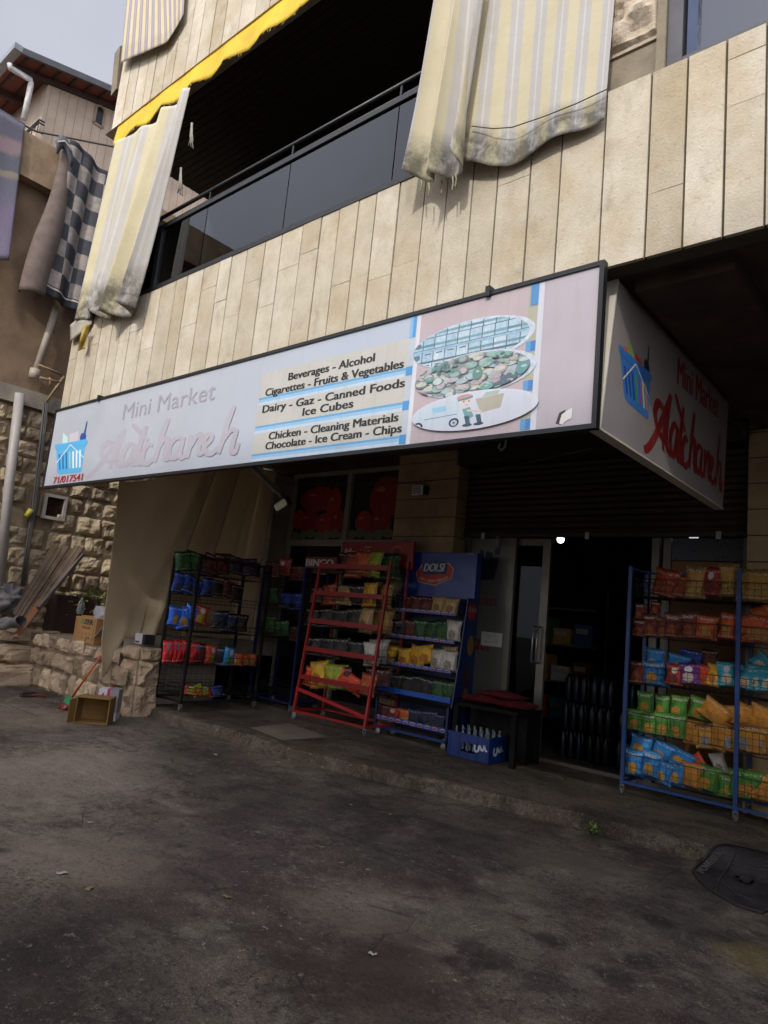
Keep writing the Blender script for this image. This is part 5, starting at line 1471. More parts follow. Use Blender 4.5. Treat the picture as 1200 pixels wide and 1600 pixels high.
for k, X, Y, t in (('yellow', 130, 785, 12), ('yellow', 240, 810, -4), ('yellow', 330, 800, 8), ('yellow', 385, 790, -8), ('white', 475, 820, 3), ('white', 555, 840, 0), ('tan', 565, 800, -4)): qd(k, X, Y, 95, 130, 'third', .93 if k != 'tan' else 1.0, tilt=t)
for k, X, Y in (('maroon', 65, 970), ('black', 110, 980), ('black', 180, 990), ('black', 250, 1000), ('black', 320, 1005), ('black', 360, 1012), ('black', 400, 1020), ('navy', 445, 1030), ('darkgreen', 485, 1040), ('darkgreen', 550, 1045)): qd(k, X, Y, 85, 120, 'fourth', .89)
for k, X, Y in (('maroon', 80, 1195), ('red', 160, 1215), ('orange', 245, 1230), ('navy', 305, 1230), ('navy', 365, 1240), ('navy', 425, 1245), ('navy', 480, 1265)): qd(k, X, Y, 75, 100, 'bottom', .86)

# ---- red rack
m_red = M('red_paint', '#8e1a18', .4, .12, 5)
rx = thing('snack_rack', (-6.2, .65, .124), 'red slanted snack rack with red header board beside the shop pillar', 'rack')
def Rr(X, Y): return (440 + X / 5, 840 + Y / 5)
x0, x1 = -6.86, -5.6
mb = MB()
for x in (x0, x1):
    mb.bar((x, .42, .22), (x, .62, 2.26), .032); mb.box((x - .014, .95, .22), (x + .014, .98, 2.3)); mb.bar((x, .42, .24), (x, .97, .24), .028)
mb.bar((x0, .42, .235), (x1, .42, .235), .03); mb.bar((x0, .965, .235), (x1, .965, .235), .03); mb.bar((x0, .43, .52), (x1, .44, .35), .04)
mb.obj('frame', m_red, rx)
for zc, sh_ in ((2.17, 'top'), (1.8, 'second'), (1.42, 'third'), (1.05, 'fourth'), (.68, 'bottom')):
    yv = .42 + (zc - .22) / 2.04 * .2 - .012
    mb = MB(); mb.box((x0 + .02, yv - .012, zc - .03), (x1 - .02, yv, zc + .03)); mb.obj('shelf_strip', m_red, rx)
    basket(x0 + .02, x1 - .02, yv + .02, .94, zc - .08, .1, .06).obj('shelf', m_wire_blk, rx)
for x in (x0, x1):
    for y in (.42, .96): caster((x, y, .124), rx, random.uniform(-1, 1))
mesh_panel(Vector((x1 + .016, .5, .3)), Vector((0, .44, 0)), Vector((0, 0, 1.9)), 5, 20).obj('side_mesh', m_wire_blk, rx)
a, b = px(535, 850, 1, .98), px(642, 850, 1, .98)
mb = MB(); mb.box((a.x, .985, 2.2), (b.x + .05, 1.02, 2.56)); hd_ = mb.obj('header', M('header_red', '#8c1c1c', .4, .1, 3), rx)
mb = MB(); letter(mb, 'Master', px(538, 872, 1, .985), px(578, 870, 1, .985), .14, NS * .004, 0, .08, .1); letter(mb, 'chips', px(569, 857, 1, .985), px(580, 856, 1, .985), .035, NS * .004, 0, .01)
mb.obj('lettering', PM('#b8a09c'), hd_)
mats = []; mb = MB(); cc_ = px(620, 862, 1, .985)
emit(mb, mats, [(ell((cc_.x, cc_.z), .11, .09, 20), '#a8463c'), (ell((cc_.x, cc_.z - .01), .07, .06, 16), '#6a2018')], lambda p: Vector((p[0], .985, p[1])), NS, .0005); mb.obj('emblem', mats, hd_)
mb = MB(); 
A, B_ = px(478, 884, 1, .6), px(520, 884, 1, .6)
mb.box((A.x - .02, .605, A.z - .03), (B_.x + .06, .62, A.z + .13)); bg_ = mb.obj('name_board', M('board_dark_red', '#5a1414', .5), rx)
mb = MB(); letter(mb, 'BINGO', A + Vector((0, .003, 0)), Vector((B_.x, .603, A.z)), .1, NS * .003, 0, .1); mb.obj('lettering', PM('#b0a8a4'), bg_)
def qr(k, X, Y, Wd, Hd, sh, yv, **kw): bag(k, *Rr(X, Y), Wd / 5, Hd / 5, 1, yv, '%s shelf of the red rack' % sh, **kw)
for k, X, Y, w, h in (('darkorange', 560, 215, 100, 180), ('maroon', 520, 190, 120, 120), ('lime', 725, 205, 110, 200), ('maroon', 400, 235, 110, 90), ('black', 300, 225, 110, 120), ('orange', 640, 205, 110, 170)): qr(k, X, Y, w, h, 'top', .74)
for k, X, Y, w, h in (('darkorange', 370, 445, 105, 170), ('tan', 490, 450, 130, 150), ('yellow', 690, 445, 105, 170), ('maroon', 270, 450, 90, 120), ('black', 590, 450, 110, 150)): qr(k, X, Y, w, h, 'second', .72)
for k, X, Y, w, h in (('black', 255, 625, 110, 140), ('black', 340, 630, 120, 150), ('black', 460, 635, 110, 140), ('black', 570, 635, 110, 150), ('tan', 660, 650, 110, 190)): qr(k, X, Y, w, h, 'third', .68)
for k, X, Y, w, h in (('black', 260, 850, 110, 140), ('black', 355, 860, 120, 150), ('black', 460, 860, 110, 140), ('black', 590, 880, 110, 140), ('white', 700, 910, 100, 180), ('tan', 400, 890, 80, 120)): qr(k, X, Y, w, h, 'fourth', .62)
for k, X, Y, w, h, t in (('redorange', 235, 1090, 100, 150, 5), ('yellow', 295, 1070, 120, 190, -14), ('lime', 375, 1075, 110, 190, 4), ('lime', 447, 1090, 100, 180, 0), ('maroon', 500, 1090, 80, 150, 2), ('redorange', 540, 1130, 150, 120, 22), ('orange', 675, 1150, 110, 170, 2)): qr(k, X, Y, w, h, 'bottom', .56, tilt=t)
for k, X, Y in (('darkgreen', 830, 230), ('cheese', 800, 450), ('cheese', 770, 650), ('white', 750, 890), ('maroon', 755, 1120)):
    qr(k, X, Y, 170, 190, 'side end, %s' % {230: 'top', 450: 'second', 650: 'third', 890: 'fourth', 1120: 'bottom'}[Y], .86)

# ---- black rack standing sideways by the curtain
bk = rack('wire_rack', -8.32, -7.72, -.74, .46, 2.12, 'black wheeled wire rack of snacks in front of the beige side curtain', M('black_rack_paint', '#121214', .5, .2, 6), [1.88, 1.5, 1.12, .7, .31], .1)
mesh_panel(Vector((-8.3, -.745, .28)), Vector((.56, 0, 0)), Vector((0, 0, 1.75)), 9, 28).obj('side_mesh', m_wire_blk, bk)
mesh_panel(Vector((-8.315, -.72, .28)), Vector((0, 1.16, 0)), Vector((0, 0, 1.8)), 14, 22).obj('back_mesh', m_wire_blk, bk)
def qb(k, X, Y, Wd, Hd, sh, **kw): bag(k, 240 + X / 5.71, 840 + Y / 5.71, Wd / 5.71, Hd / 5.71, 0, kw.pop('val', -7.82), '%s shelf of the black rack' % sh, **kw)
for k, X, Y, w, h, t in (('darkgreen', 270, 210, 130, 170, -6), ('darkgreen', 350, 205, 110, 150, 8), ('maroon', 520, 240, 130, 160, 4), ('maroon', 610, 235, 130, 170, -8), ('maroon', 460, 230, 90, 150, 0), ('purpledark', 740, 250, 120, 150, 5), ('purpledark', 850, 265, 120, 150, -6), ('black', 910, 280, 90, 130, 4)): qb(k, X, Y, w, h, 'top', tilt=t)
for k, X, Y, w, h, t in (('deepblue', 230, 400, 120, 170, 0), ('deepblue', 310, 410, 110, 170, 4), ('deepblue', 370, 440, 100, 150, 14), ('deepblue', 480, 440, 110, 150, -4), ('black', 570, 450, 110, 140, 0), ('maroon', 670, 460, 110, 140, 6), ('black', 740, 500, 120, 150, 0)): qb(k, X, Y, w, h, 'second', tilt=t)
for k, X, Y, w, h, t in (('royal', 190, 700, 110, 170, 5), ('royal', 260, 715, 110, 170, -10), ('royal', 330, 700, 100, 180, 12), ('multi', 420, 690, 110, 150, 8), ('navy', 600, 730, 100, 150, 0), ('navy', 680, 760, 110, 150, 6), ('black', 780, 760, 90, 140, 0)): qb(k, X, Y, w, h, 'third', tilt=t)
for X in (125, 165, 205, 245, 285): qb('brightred', X, 1010 + (X % 3) * 4, 75, 185, 'fourth', yaw=12, tilt=X % 5 - 2)
for k, X, Y, w, h in (('brightred', 370, 1025, 90, 160), ('maroon', 430, 1030, 70, 150), ('multi', 510, 1040, 110, 160), ('skyblue', 670, 1060, 100, 160), ('navy', 590, 1060, 60, 140), ('orange', 750, 1085, 80, 110), ('orange', 820, 1085, 70, 100), ('orange', 875, 1090, 70, 100)): qb(k, X, Y, w, h, 'lower' if k == 'brightred' else 'fourth')
for k, X, Y, t in (('multi', 330, 1365, 10), ('lime', 390, 1360, -14), ('multi', 460, 1375, 6), ('deepblue', 570, 1370, -8)): qb(k, X, Y, 110, 95, 'bottom', tilt=t, lean=-38, val=-7.86)

# ---- dark blue rack in the back corner
db = rack('wire_rack', -8.2, -7.28, .74, 1.2, 2.15, 'dim blue wire rack in the corner between black rack and red rack', M('deep_blue_paint', '#0f1848', .45, .2, 6), [1.86, 1.5, 1.1, .36], .12)
for k, X, Y, sh in (('maroon', 425, 890, 'top'), ('red', 445, 886, 'top'), ('maroon', 465, 896, 'top'), ('darkgreen', 425, 930, 'second'), ('deepblue', 445, 938, 'second'), ('deepblue', 462, 940, 'second'), ('darkgreen', 420, 975, 'third'), ('darkgreen', 440, 982, 'third'), ('maroon', 460, 990, 'third')):
    bag(k, X, Y, 20, 24, 1, .85, '%s shelf of the dim corner rack' % sh)
finish_bags()

# ------------------------------------------------------------------ crate of bottles, stand with sacks
m_crate = M('blue_crate_plastic', '#0e2860', .4, .08, 4)
cr = thing('bottle_crate', (-4.2, .75, .124), 'blue plastic crate of empty glass bottles beside the shop door', 'crate')
x0, x1, y0, y1, zc = -4.5, -3.97, .58, .95, .37
mb = MB()
mb.box((x0, y0, .13), (x1, y1, .15)); 
for a, b in (((x0, y0, .15), (x1, y0 + .02, .2)), ((x0, y0, .3), (x1, y0 + .02, zc)), ((x0, y0, .2), (x0 + .17, y0 + .02, .3)), ((x1 - .17, y0, .2), (x1, y0 + .02, .3)), ((x0, y1 - .02, .15), (x1, y1, zc)), ((x0, y0 + .02, .15), (x0 + .02, y1 - .02, zc)), ((x1 - .02, y0 + .02, .15), (x1, y1 - .02, zc))): mb.box(a, b)
mb.box((x0 - .008, y0 - .008, zc + .001), (x1 + .008, y0 + .022, zc + .02)); mb.box((x0 - .008, y1 - .022, zc + .001), (x1 + .008, y1 + .008, zc + .02)); mb.box((x0 - .008, y0 + .022, zc + .001), (x0 + .022, y1 - .022, zc + .02)); mb.box((x1 - .022, y0 + .022, zc + .001), (x1 + .008, y1 - .022, zc + .02))
for k in range(5): mb.box((x0 + .02 + .12 * k, y0 - .006, .13), (x0 + .03 + .12 * k, y0 - .001, .36))
mb.obj('crate_body', m_crate, cr)
mb = MB()
pts = crom([(.0, .05), (.0, .0), (.03, .0), (.04, .04), (.05, .045), (.06, .02), (.08, .02), (.09, .06), (.1, .02), (.12, .02)], 4)
for q in ribbon2([(p[0], p[1]) for p in pts[::3]], .018):
    mb.poly([(x1 + .004, y0 + .1 + p[0] * 1.6, .22 + p[1] * 1.4) for p in q])
    mb.poly([(x0 + .36 + p[0] * 1.3, y0 - .009, .24 + p[1] * 1.2) for p in q[::-1]])
mb.obj('white_script', PM('#a9b0bc'), cr)
bm_ = NT('bottle_glass'); bm_.set('Base Color', (.55, .62, .62)); bm_.set('Roughness', .06); bm_.set('Transmission Weight', .85); bm_.set('IOR', 1.45)
mb = MB(); mb.lathe([(.026, 0), (.03, .01), (.03, .1), (.028, .13), (.014, .18), (.0115, .22), (.014, .225), (.014, .235), (.011, .236)], (0, 0, 0), 12)
bott = mb.mesh('glass_bottle', bm_.mat)
mb = MB(); mb.lathe([(.0308, .07), (.0308, .115)], (0, 0, 0), 12); lab = mb.mesh('bottle_label', M('bottle_print', '#8f7f80', .5, .5, 40))
rows_ = ['front row', 'second row', 'back row']
for j in range(3):
    for i in range(6):
        o = bpy.data.objects.new('glass_bottle', bott); COL.objects.link(o); o.location = (x0 + .06 + i * .082, y0 + .07 + j * .115, .21)
        pos = ('leftmost', 'second', 'third', 'fourth', 'fifth', 'rightmost')[i]
        tag(o, 'empty clear glass bottle, %s of the %s in the blue crate' % (pos, rows_[j]), 'bottle', 'glass bottles in the blue crate')
        q = bpy.data.objects.new('bottle_label', lab); COL.objects.link(q); q.parent = o
stt = thing('black_table', (-4.0, 1.0, .124), 'low black table with red sacks on top between rack and door', 'table')
mb = MB(); mb.box((-4.5, .68, .66), (-3.72, 1.25, .70)); mb.box((-4.49, .99, .13), (-3.76, 1.23, .655)); m_jet = M('jet_black', '#08080a', .7, .2, 6, spec=.2); mb.obj('table_top', m_jet, stt)
lg = None
for x, y in ((-4.52, .7), (-3.78, .7), (-3.78, 1.2), (-4.52, 1.2)):
    mb = MB(); mb.box((x, y - .03, .126), (x + .06, y + .03, .657)); mb.obj('leg', m_jet, stt)
m_sack = M('red_net_sack', '#5f2026', .45, .35, 9, .5, 40)
for k, (xc, yc_, zc_, w, d, t, lab_) in enumerate(((-4.27, .92, .745, .46, .42, 0, 'flat dark red plastic sack lying at the left on the black table'), (-3.9, .95, .74, .42, .44, 8, 'dark red plastic sack lying at the right on the black table'), (-4.1, 1.02, .81, .5, .36, -6, 'upper dark red plastic sack lying across the other two sacks'))):
    mb = MB()
    def sk(u, v, sg, k=k, w=w, d=d):
        e = max(0, 1 - abs(2 * u - 1) ** 2.5) ** .6 * max(0, 1 - abs(2 * v - 1) ** 2.5) ** .6
        return Vector(((u - .5) * w, (v - .5) * d, sg * e * .045 + .02 * nz(u * 5 + k * 4, v * 5, sg) * e + .012 * nz(u * 11, v * 11 + k)))
    mb.grid(lambda u, v: sk(u, v, 1), 18, 16); mb.grid(lambda u, v: sk(1 - u, v, -1), 18, 16)
    o = mb.obj('sack', m_sack); o.location = (xc, yc_, zc_ + .005); o.rotation_euler = (0, R(1), R(t)); tag(o, lab_, 'sack', 'red sacks on the black table')

# ------------------------------------------------------------------ inside the shop
mb = MB()
pk_m = NT('water_bottle_plastic'); pk_m.set('Base Color', hexc('#10151e')); pk_m.set('Roughness', .35); pk_m.set('Specular IOR Level', .3)
mb = MB()
for i in range(3):
    for j in range(2): mb.lathe([(.04, 0), (.045, .02), (.043, .1), (.046, .13), (.045, .24), (.02, .29), (.018, .32)], (-.1 + .1 * i, -.05 + .1 * j, 0), 10)
pk = mb.mesh('water_pack', pk_m.mat)
pos_ = [('left stack', -3.72), ('middle stack', -3.38), ('right stack', -3.02)]
for nm_, x in pos_:
    for k in range(3):
        o = bpy.data.objects.new('water_pack', pk); COL.objects.link(o); o.location = (x, 2.05 + .04 * k, .128 + k * .325)
        tag(o, 'pack of water bottles, %s of the %s inside the doorway' % (('bottom', 'middle', 'top')[k], nm_), 'water pack', 'water packs inside the doorway')
sh_ = thing('shop_shelf', (-4.2, 3, .13), 'dim shelf of boxes glimpsed inside behind the sliding door', 'shelf')
mb = MB()
for z in (.4, .9, 1.4, 1.9): mb.box((-4.9, 3.0, z), (-3.9, 3.35, z + .03))
for x in (-4.9, -3.93): mb.box((x, 3.36, .13), (x + .03, 3.39, 2.2))
mb.obj('shelf_boards', M('grey_shelf', '#4a4a4a', .6), sh_)
rr = random.Random(9)
for k in range(9):
    x = -4.85 + (k % 3) * .31; z = (.43, .93, 1.43)[k // 3]; c_ = ['#8a2a1c', '#2f7f8a', '#8f8a7c', '#7a5a2c', '#a09a90', '#5a1c1c', '#3a5a2c', '#96713a', '#2c3a6a'][k]
    mb = MB(); h = rr.uniform(.2, .36); mb.box((x, 3.02, z + .002), (x + .26, 3.3, z + h)); mb.box((x + .03, 3.014, z + h * .55), (x + .2, 3.019, z + h * .8), 1)
    o = mb.obj('stock_box', [M('carton_%d' % k, c_, .6), PM('#8f8a80')])
    tag(o, '%s stock box on the %s board of the inside shelf' % (['red', 'teal', 'grey', 'brown', 'pale grey', 'maroon', 'olive green', 'ochre', 'navy'][k], ('lowest', 'second', 'third')[k // 3]), 'box')
def lampbulb(p, r, s, label, e):
    t = thing('ceiling_lamp', p, label, 'lamp')
    mb = MB(); mb.lathe([(r * .3, -r), (r * .75, -r * .75), (r, -.2 * r), (r, 0.02)], p, 16)
    ms = NT(label[:12].replace(' ', '_')); ms.set('Base Color', (.9, .9, .9)); ms.set('Emission Color', (.92, .96, 1)); ms.set('Emission Strength', e)
    mb.obj('bulb', ms.mat, t)
    mb = MB(); mb.lathe([(r * 1.15, .021), (r * 1.15, .05), (r * .4, .07), (r * .4, .12)], p, 16); mb.obj('lamp_base', m_black, t)
p_ = px(876, 843, 1, 2.6); lampbulb(p_, .05, 1, 'small lit white bulb glowing just inside the shop door', 2.2)
mb = MB(); mb.tube([p_ + Vector((0, 0, .121)), p_ + Vector((0, 0, .95))], .008, 6); o = mb.obj('lamp_cord', m_black); tag(o, 'thin black cord holding the lit bulb inside the door', 'cord')
p_ = px(1084, 838, 1, 1.9); lampbulb(p_, .05, 1, 'second dim bulb above the right glass pane', .5)  # weak glow at the right pane, built as a bulb shape
mb = MB(); mb.tube([p_ + Vector((0, 0, .121)), p_ + Vector((0, 0, .95))], .008, 6); o = mb.obj('lamp_cord', m_black); tag(o, 'thin black cord above the dim right bulb shape', 'cord')

# ------------------------------------------------------------------ fittings under the overhang
fl = thing('floodlight', px(440, 786, 1, -1.0), 'small white floodlight on a grey arm below the sign', 'floodlight')
mb = MB(); a, b = px(392, 728, 1, -1.5), px(436, 770, 1, -1.0); mb.bar(a, b, .05, .05); mb.bar(b, px(441, 778, 1, -1.0), .03); mb.obj('arm', M('grey_arm', '#6f6d6a', .5), fl)
c = px(441, 788, 1, -1.0)
m_flood = NT('flood_lens'); m_flood.set('Base Color', hexc('#e0e0c8')); m_flood.set('Roughness', .3)
rt = Matrix.Rotation(R(-24), 3, 'Y') @ Matrix.Rotation(R(25), 3, 'X')
mb = MB(); mb.box(c - Vector((.11, .03, .055)), c + Vector((.11, .03, .055)), rot=rt); mb.obj('housing', m_black, fl)
mb = MB(); cc_ = c + rt @ Vector((0, -.034, 0))
def lens(u, v): 
    a_ = u * 2 * math.pi; r_ = v
    sx = math.copysign(abs(math.cos(a_)) ** .4, math.cos(a_)); sz = math.copysign(abs(math.sin(a_)) ** .4, math.sin(a_))
    return cc_ + rt @ Vector((.095 * sx * r_, -.02 * (1 - r_ * r_), .042 * sz * r_))
mb.grid(lens, 24, 6); mb.obj('lens', m_flood.mat, fl)
c = px(653, 766, 1, 1.12)
wl_ = thing('wall_light', c, 'small square white gridded light on the stone pillar', 'light')
mb = MB(); mb.box((c.x - .06, 1.13, c.z - .05), (c.x + .11, 1.215, c.z + .055)); mb.obj('housing', m_black, wl_)
mb = MB()
mb.box((c.x - .085, 1.1, c.z - .065), (c.x + .085, 1.125, c.z + .065), 0)
for k in range(6):
    for j in range(5): mb.box((c.x - .068 + k * .0235, 1.094, c.z - .052 + j * .0225), (c.x - .054 + k * .0235, 1.099, c.z - .038 + j * .0225), 1)
mb.obj('light_grid', [PM('#f0f0ec'), PM('#4a4a4c')], wl_)
mb = MB(); mb.tube([px(440, 757, 1, .6), px(550, 757, 1, .7), px(640, 755, 1, 1.0), px(720, 746, 1, .9), px(830, 722, 1, .2), px(925, 700, 1, -1.2)], .006, 5)
o = mb.obj('slack_wire', M('thin_wire', '#4a4642', .6)); tag(o, 'thin slack wire strung under the overhang from window to side sign', 'wire')
c = px(784, 692, 1, -1.9)
mb = MB(); mb.tube([c + Vector((0, 0, .75)), c + Vector((0, 0, .05)), c + Vector((.03, 0, .02)), c + Vector((.03, 0, -.03)), c + Vector((0, 0, -.055)), c + Vector((-.025, 0, -.03)), c + Vector((-.012, 0, 0))], .009, 6)
o = mb.obj('hanging_hook', m_steel); tag(o, 'small steel hook hanging below the lower edge of the sign', 'hook')
c = px(777, 846, 1, DY - .08); pk_ = thing('padlock', c, 'small brass padlock hanging from the rolled shutter', 'padlock')
mb = MB(); mb.box(c - Vector((.028, .012, .035)), c + Vector((.028, .012, .02))); mb.obj('padlock_body', M('old_brass', '#7a6a48', .4, metal=.7), pk_)
mb = MB(); mb.tube([c + Vector((-.018, 0, .021)), c + Vector((-.018, 0, .05)), c + Vector((0, 0, .068)), c + Vector((.018, 0, .05)), c + Vector((.018, 0, .021))], .005, 6); mb.obj('shackle', m_steel, pk_)
# bracket and cables right of the side sign
mb = MB()
mb.tube([px(1140, 650, 1, .95), px(1160, 660, 1, 1.0), px(1175, 655, 1, 1.1), px(1200, 662, 1, 1.15)], .012, 6); mb.tube([px(1140, 655, 1, .95), px(1170, 672, 1, 1.05), px(1200, 668, 1, 1.15)], .01, 6); mb.tube([px(1163, 655, 1, 1.1), px(1164, 684, 1, 1.1)], .04, 8)
o = mb.obj('cable_knot', M('dark_cables', '#2a2826', .6)); tag(o, 'tangle of dark cables by the right pillar top', 'cables')

# green chair seen through the balcony glass
gc = thing('garden_chair', (-5.45, FY + .55, 4.36), 'pale green plastic chair dimly seen behind the balcony glass', 'chair')
c = Vector((-5.45, FY + .2, 5.42)); mb = MB()
def cb(u, v):
    a_ = (u - .5) * 2.4; return c + Vector((.3 * math.sin(a_), .16 * (1 - math.cos(a_)) + .1 * v, -.35 + .6 * v - .16 * (2 * u - 1) ** 2 * v))
mb.grid(cb, 20, 12)
m_gch = M('green_plastic', '#7fb096', .4, .05, 2)
o = mb.obj('backrest', m_gch, gc); s_ = o.modifiers.new('thick', 'SOLIDIFY'); s_.thickness = .015
mb = MB(); mb.box((c.x - .25, c.y + .0, 4.8), (c.x + .25, c.y + .45, 4.83)); mb.obj('seat', m_gch, gc)
for x in (-.23, .23):
    for y in (.03, .42):
        mb = MB(); mb.bar((c.x + x, c.y + y, 4.36), (c.x + x, c.y + y, 4.798), .04); mb.obj('leg', m_gch, gc)

# ------------------------------------------------------------------ things on the ledge and the ground at the left
m_card = M('cardboard', '#8a6a42', .85, .1, 4, .1, 60)
m_card2 = M('cardboard_brown', '#7a5a2c', .85, .12, 4, .1, 60)
zl = .78
a, b = px(113, 1003, 1, -1.12), px(146, 1005, 1, -1.12)
cb_ = thing('cardboard_box', (a.x, -1.1, zl), 'brown cardboard box printed ZER standing on the retaining wall', 'box')
mb = MB(); W = b.x - a.x; Hh = .36
mb.box((a.x, -1.12, zl), (b.x, -.72, zl + Hh)); mb.box((a.x - .1, -1.0, zl + Hh + .002), (a.x + .25, -.8, zl + Hh + .01)); mb.obj('carton', M('printed_carton', '#a3794a', .85, .08, 4, .1, 60), cb_)
mb = MB(); mats = [PM('#23303c'), PM('#2f8a4a'), PM('#5a442a')]
letter(mb, 'ZER', Vector((a.x + W * .42, -1.12, zl + .26)), Vector((a.x + W * .85, -1.12, zl + .26)), .075, NS * .003, 0, .12)
mb.poly([(a.x + W * (.33 + p[0]), -1.123, zl + .295 + p[1]) for p in ell((0, 0), .06, .035, 10)][::-1], 1)
for r_ in range(2): mb.poly([(a.x + W * .35, -1.123, zl + .2 + r_ * .02), (a.x + W * .75, -1.123, zl + .2 + r_ * .02), (a.x + W * .75, -1.123, zl + .21 + r_ * .02), (a.x + W * .35, -1.123, zl + .21 + r_ * .02)], 2)
for k in range(9):
    for xx in (.09, .92): 
        e = ell((a.x + W * xx, zl + .04 + k * .034), .016, .011, 8); e2 = ell((a.x + W * xx, zl + .04 + k * .034), .01, .006, 8)
        for i in range(8): mb.poly([(e[i][0], -1.123, e[i][1]), (e[(i + 1) % 8][0], -1.123, e[(i + 1) % 8][1]), (e2[(i + 1) % 8][0], -1.123, e2[(i + 1) % 8][1]), (e2[i][0], -1.123, e2[i][1])], 2)
for k in range(4):
    for r_ in range(2): mb.poly([(a.x + W * (.25 + k * .17) + p[0], -1.123, zl + .07 + r_ * .06 + p[1]) for p in ell((0, 0), .012, .014, 6)], 2)
mb.obj('box_print', mats, cb_)
mb = MB(); c = px(147, 962, 1, -.7)
bx0, bx1 = c.x - .12, c.x + .5
for z in (0, .06, .12, .18):
    mb.box((bx0, -.64, zl + .28 + z), (bx1, -.62, zl + .31 + z)); mb.box((bx0, -.3, zl + .28 + z), (bx1, -.28, zl + .31 + z))
for k in range(8): mb.box((bx0 + k * (bx1 - bx0) / 7.05, -.645, zl), (bx0 + .02 + k * (bx1 - bx0) / 7.05, -.615, zl + .5)); mb.box((bx0 + k * (bx1 - bx0) / 7.05, -.305, zl), (bx0 + .02 + k * (bx1 - bx0) / 7.05, -.275, zl + .5))
mb.box((bx0 - .02, -.65, zl + .501), (bx1 + .02, -.27, zl + .53)); mb.box((bx0, -.61, zl + .001), (bx1, -.31, zl + .25))
o = mb.obj('black_crate', m_black); tag(o, 'black slatted plastic crate behind the printed cardboard box', 'crate')
m_clear = NT('clear_plastic_bag'); m_clear.set('Base Color', hexc('#a9aaae')); m_clear.set('Roughness', .2); m_clear.set('Alpha', .8); m_clear.bump(m_clear.noise(9, 5, .7, dist=1), .8, .03)
def lump(mb, c, rx, ry, rz, seed, amp=.25, nu=22, nv=14, flat=.0):
    def f(u, v):
        th = u * 2 * math.pi; ph_ = (v - .5) * math.pi
        d = Vector((math.cos(th) * math.cos(ph_), math.sin(th) * math.cos(ph_), math.sin(ph_)))
        q_ = 1 + amp * nz(d.x * 1.8 + seed, d.y * 1.8, d.z * 1.8) + amp * .6 * nz(d.x * 4.5 + seed, d.y * 4.5, d.z * 4.5)
        return Vector(c) + Vector((d.x * rx * q_, d.y * ry * q_, max(d.z, -.75) * rz * q_))
    mb.grid(f, nu, nv)
c = px(164, 968, 1, -.88); mb = MB(); lump(mb, (c.x, -.86, zl + .33), .2, .2, .2, 3, .35)
o = mb.obj('plastic_bag', m_clear.mat); tag(o, 'crumpled clear plastic bag beside the printed cardboard box', 'plastic bag')
c = px(163, 996, 1, -.95); mb = MB(); mb.grid(lambda u, v: Vector((c.x - .22 + .5 * u, -1.13 + .25 * v, zl + .02 + .22 * u + .03 * math.sin(u * 9 + v * 3) + .03 * nz(u * 4, v * 4))), 16, 8)
o = mb.obj('crumpled_sheet', M('pale_packing_sheet', '#8d8680', .5, .2, 6)); s_ = o.modifiers.new('thick', 'SOLIDIFY'); s_.thickness = .008; tag(o, 'crumpled pale packing sheet wedged between box and curtain', 'sheet')
c = px(124, 962, 1, -.9); mb = MB(); mb.lathe([(.045, 0), (.05, .02), (.05, .16), (.02, .22), (.02, .25)], (c.x, -.9, zl + .375), 12); o = mb.obj('plastic_jar', bm_.mat); tag(o, 'clear plastic bottle standing behind the printed box top', 'bottle')
# planks
m_plank = NT('weathered_planks')
cc = m_plank.mix(m_plank.ramp(m_plank.noise(3, 6, .7, stretch=(1, 1, 1)), .3, .7), hexc('#4f3f32'), hexc('#857260'))
cc = m_plank.mix(1.0, cc, m_plank.mix(m_plank.tint(), (.6, .58, .55), (1.25, 1.22, 1.2)), 'MULTIPLY')
cc = m_plank.mix(m_plank.ramp(m_plank.noise(30, 4, .6, co=m_plank.tc.outputs['UV'], stretch=(1, .06, 1)), .4, .65, .6, 0), cc, hexc('#33281f'))
m_plank.set('Base Color', cc); m_plank.set('Roughness', .9)
m_plank.bump(m_plank.noise(40, 4, .7, co=m_plank.tc.outputs['UV'], stretch=(1, .05, 1)), .5, .01)
pb = thing('leaning_boards', px(60, 960, 0, -11.3), 'weathered wooden boards nailed together leaning against the rubble wall', 'boards')
mb = MB()
A0, A1 = px(17, 962, 0, -11.25), px(38, 985, 0, -11.05)     # foot, left to right
B0, B1 = px(80, 853, 0, -11.75), px(131, 857, 0, -11.7)     # head
ws = [0, .2, .36, .55, .66, .83, 1.0]
nrm = (A1 - A0).cross(B0 - A0).normalized()
if nrm.x < 0: nrm = -nrm
for k, (a_, b_) in enumerate(zip(ws, ws[1:])):
    g_ = .012; t0, t1 = random.uniform(-.03, .05), random.uniform(.97, 1.03)
    def pt(s_, t): return A0.lerp(A1, s_).lerp(B0.lerp(B1, s_), t)
    P = [pt(a_ + g_, t0), pt(b_ - g_, t0), pt(b_ - g_, t1), pt(a_ + g_, t1)]
    n = mb.add([p + nrm * (.01 * (k % 3)) for p in P] + [p - nrm * .035 for p in P])
    uvq = [(a_, 0), (b_, 0), (b_, 1), (a_, 1)]
    t_ = random.random()
    mb.face([n, n + 1, n + 2, n + 3], 0, t_, uv=uvq); mb.face([n + 7, n + 6, n + 5, n + 4], 0, t_, uv=uvq)
    for i in range(4): mb.face([n + i, n + 4 + i, n + 4 + (i + 1) % 4, n + (i + 1) % 4], 0, t_, uv=uvq)
mb.obj('board_panel', m_plank.mat, pb)
mb = MB(); mb.prism([pt(.72, -.08) + nrm * .035, pt(1.02, -.08) + nrm * .035, pt(1.02, .3) + nrm * .035, pt(.72, .3) + nrm * .035], nrm * .02); mb.obj('brown_plank', M('reddish_plank', '#7a4a2a', .7, .2, 5), pb)
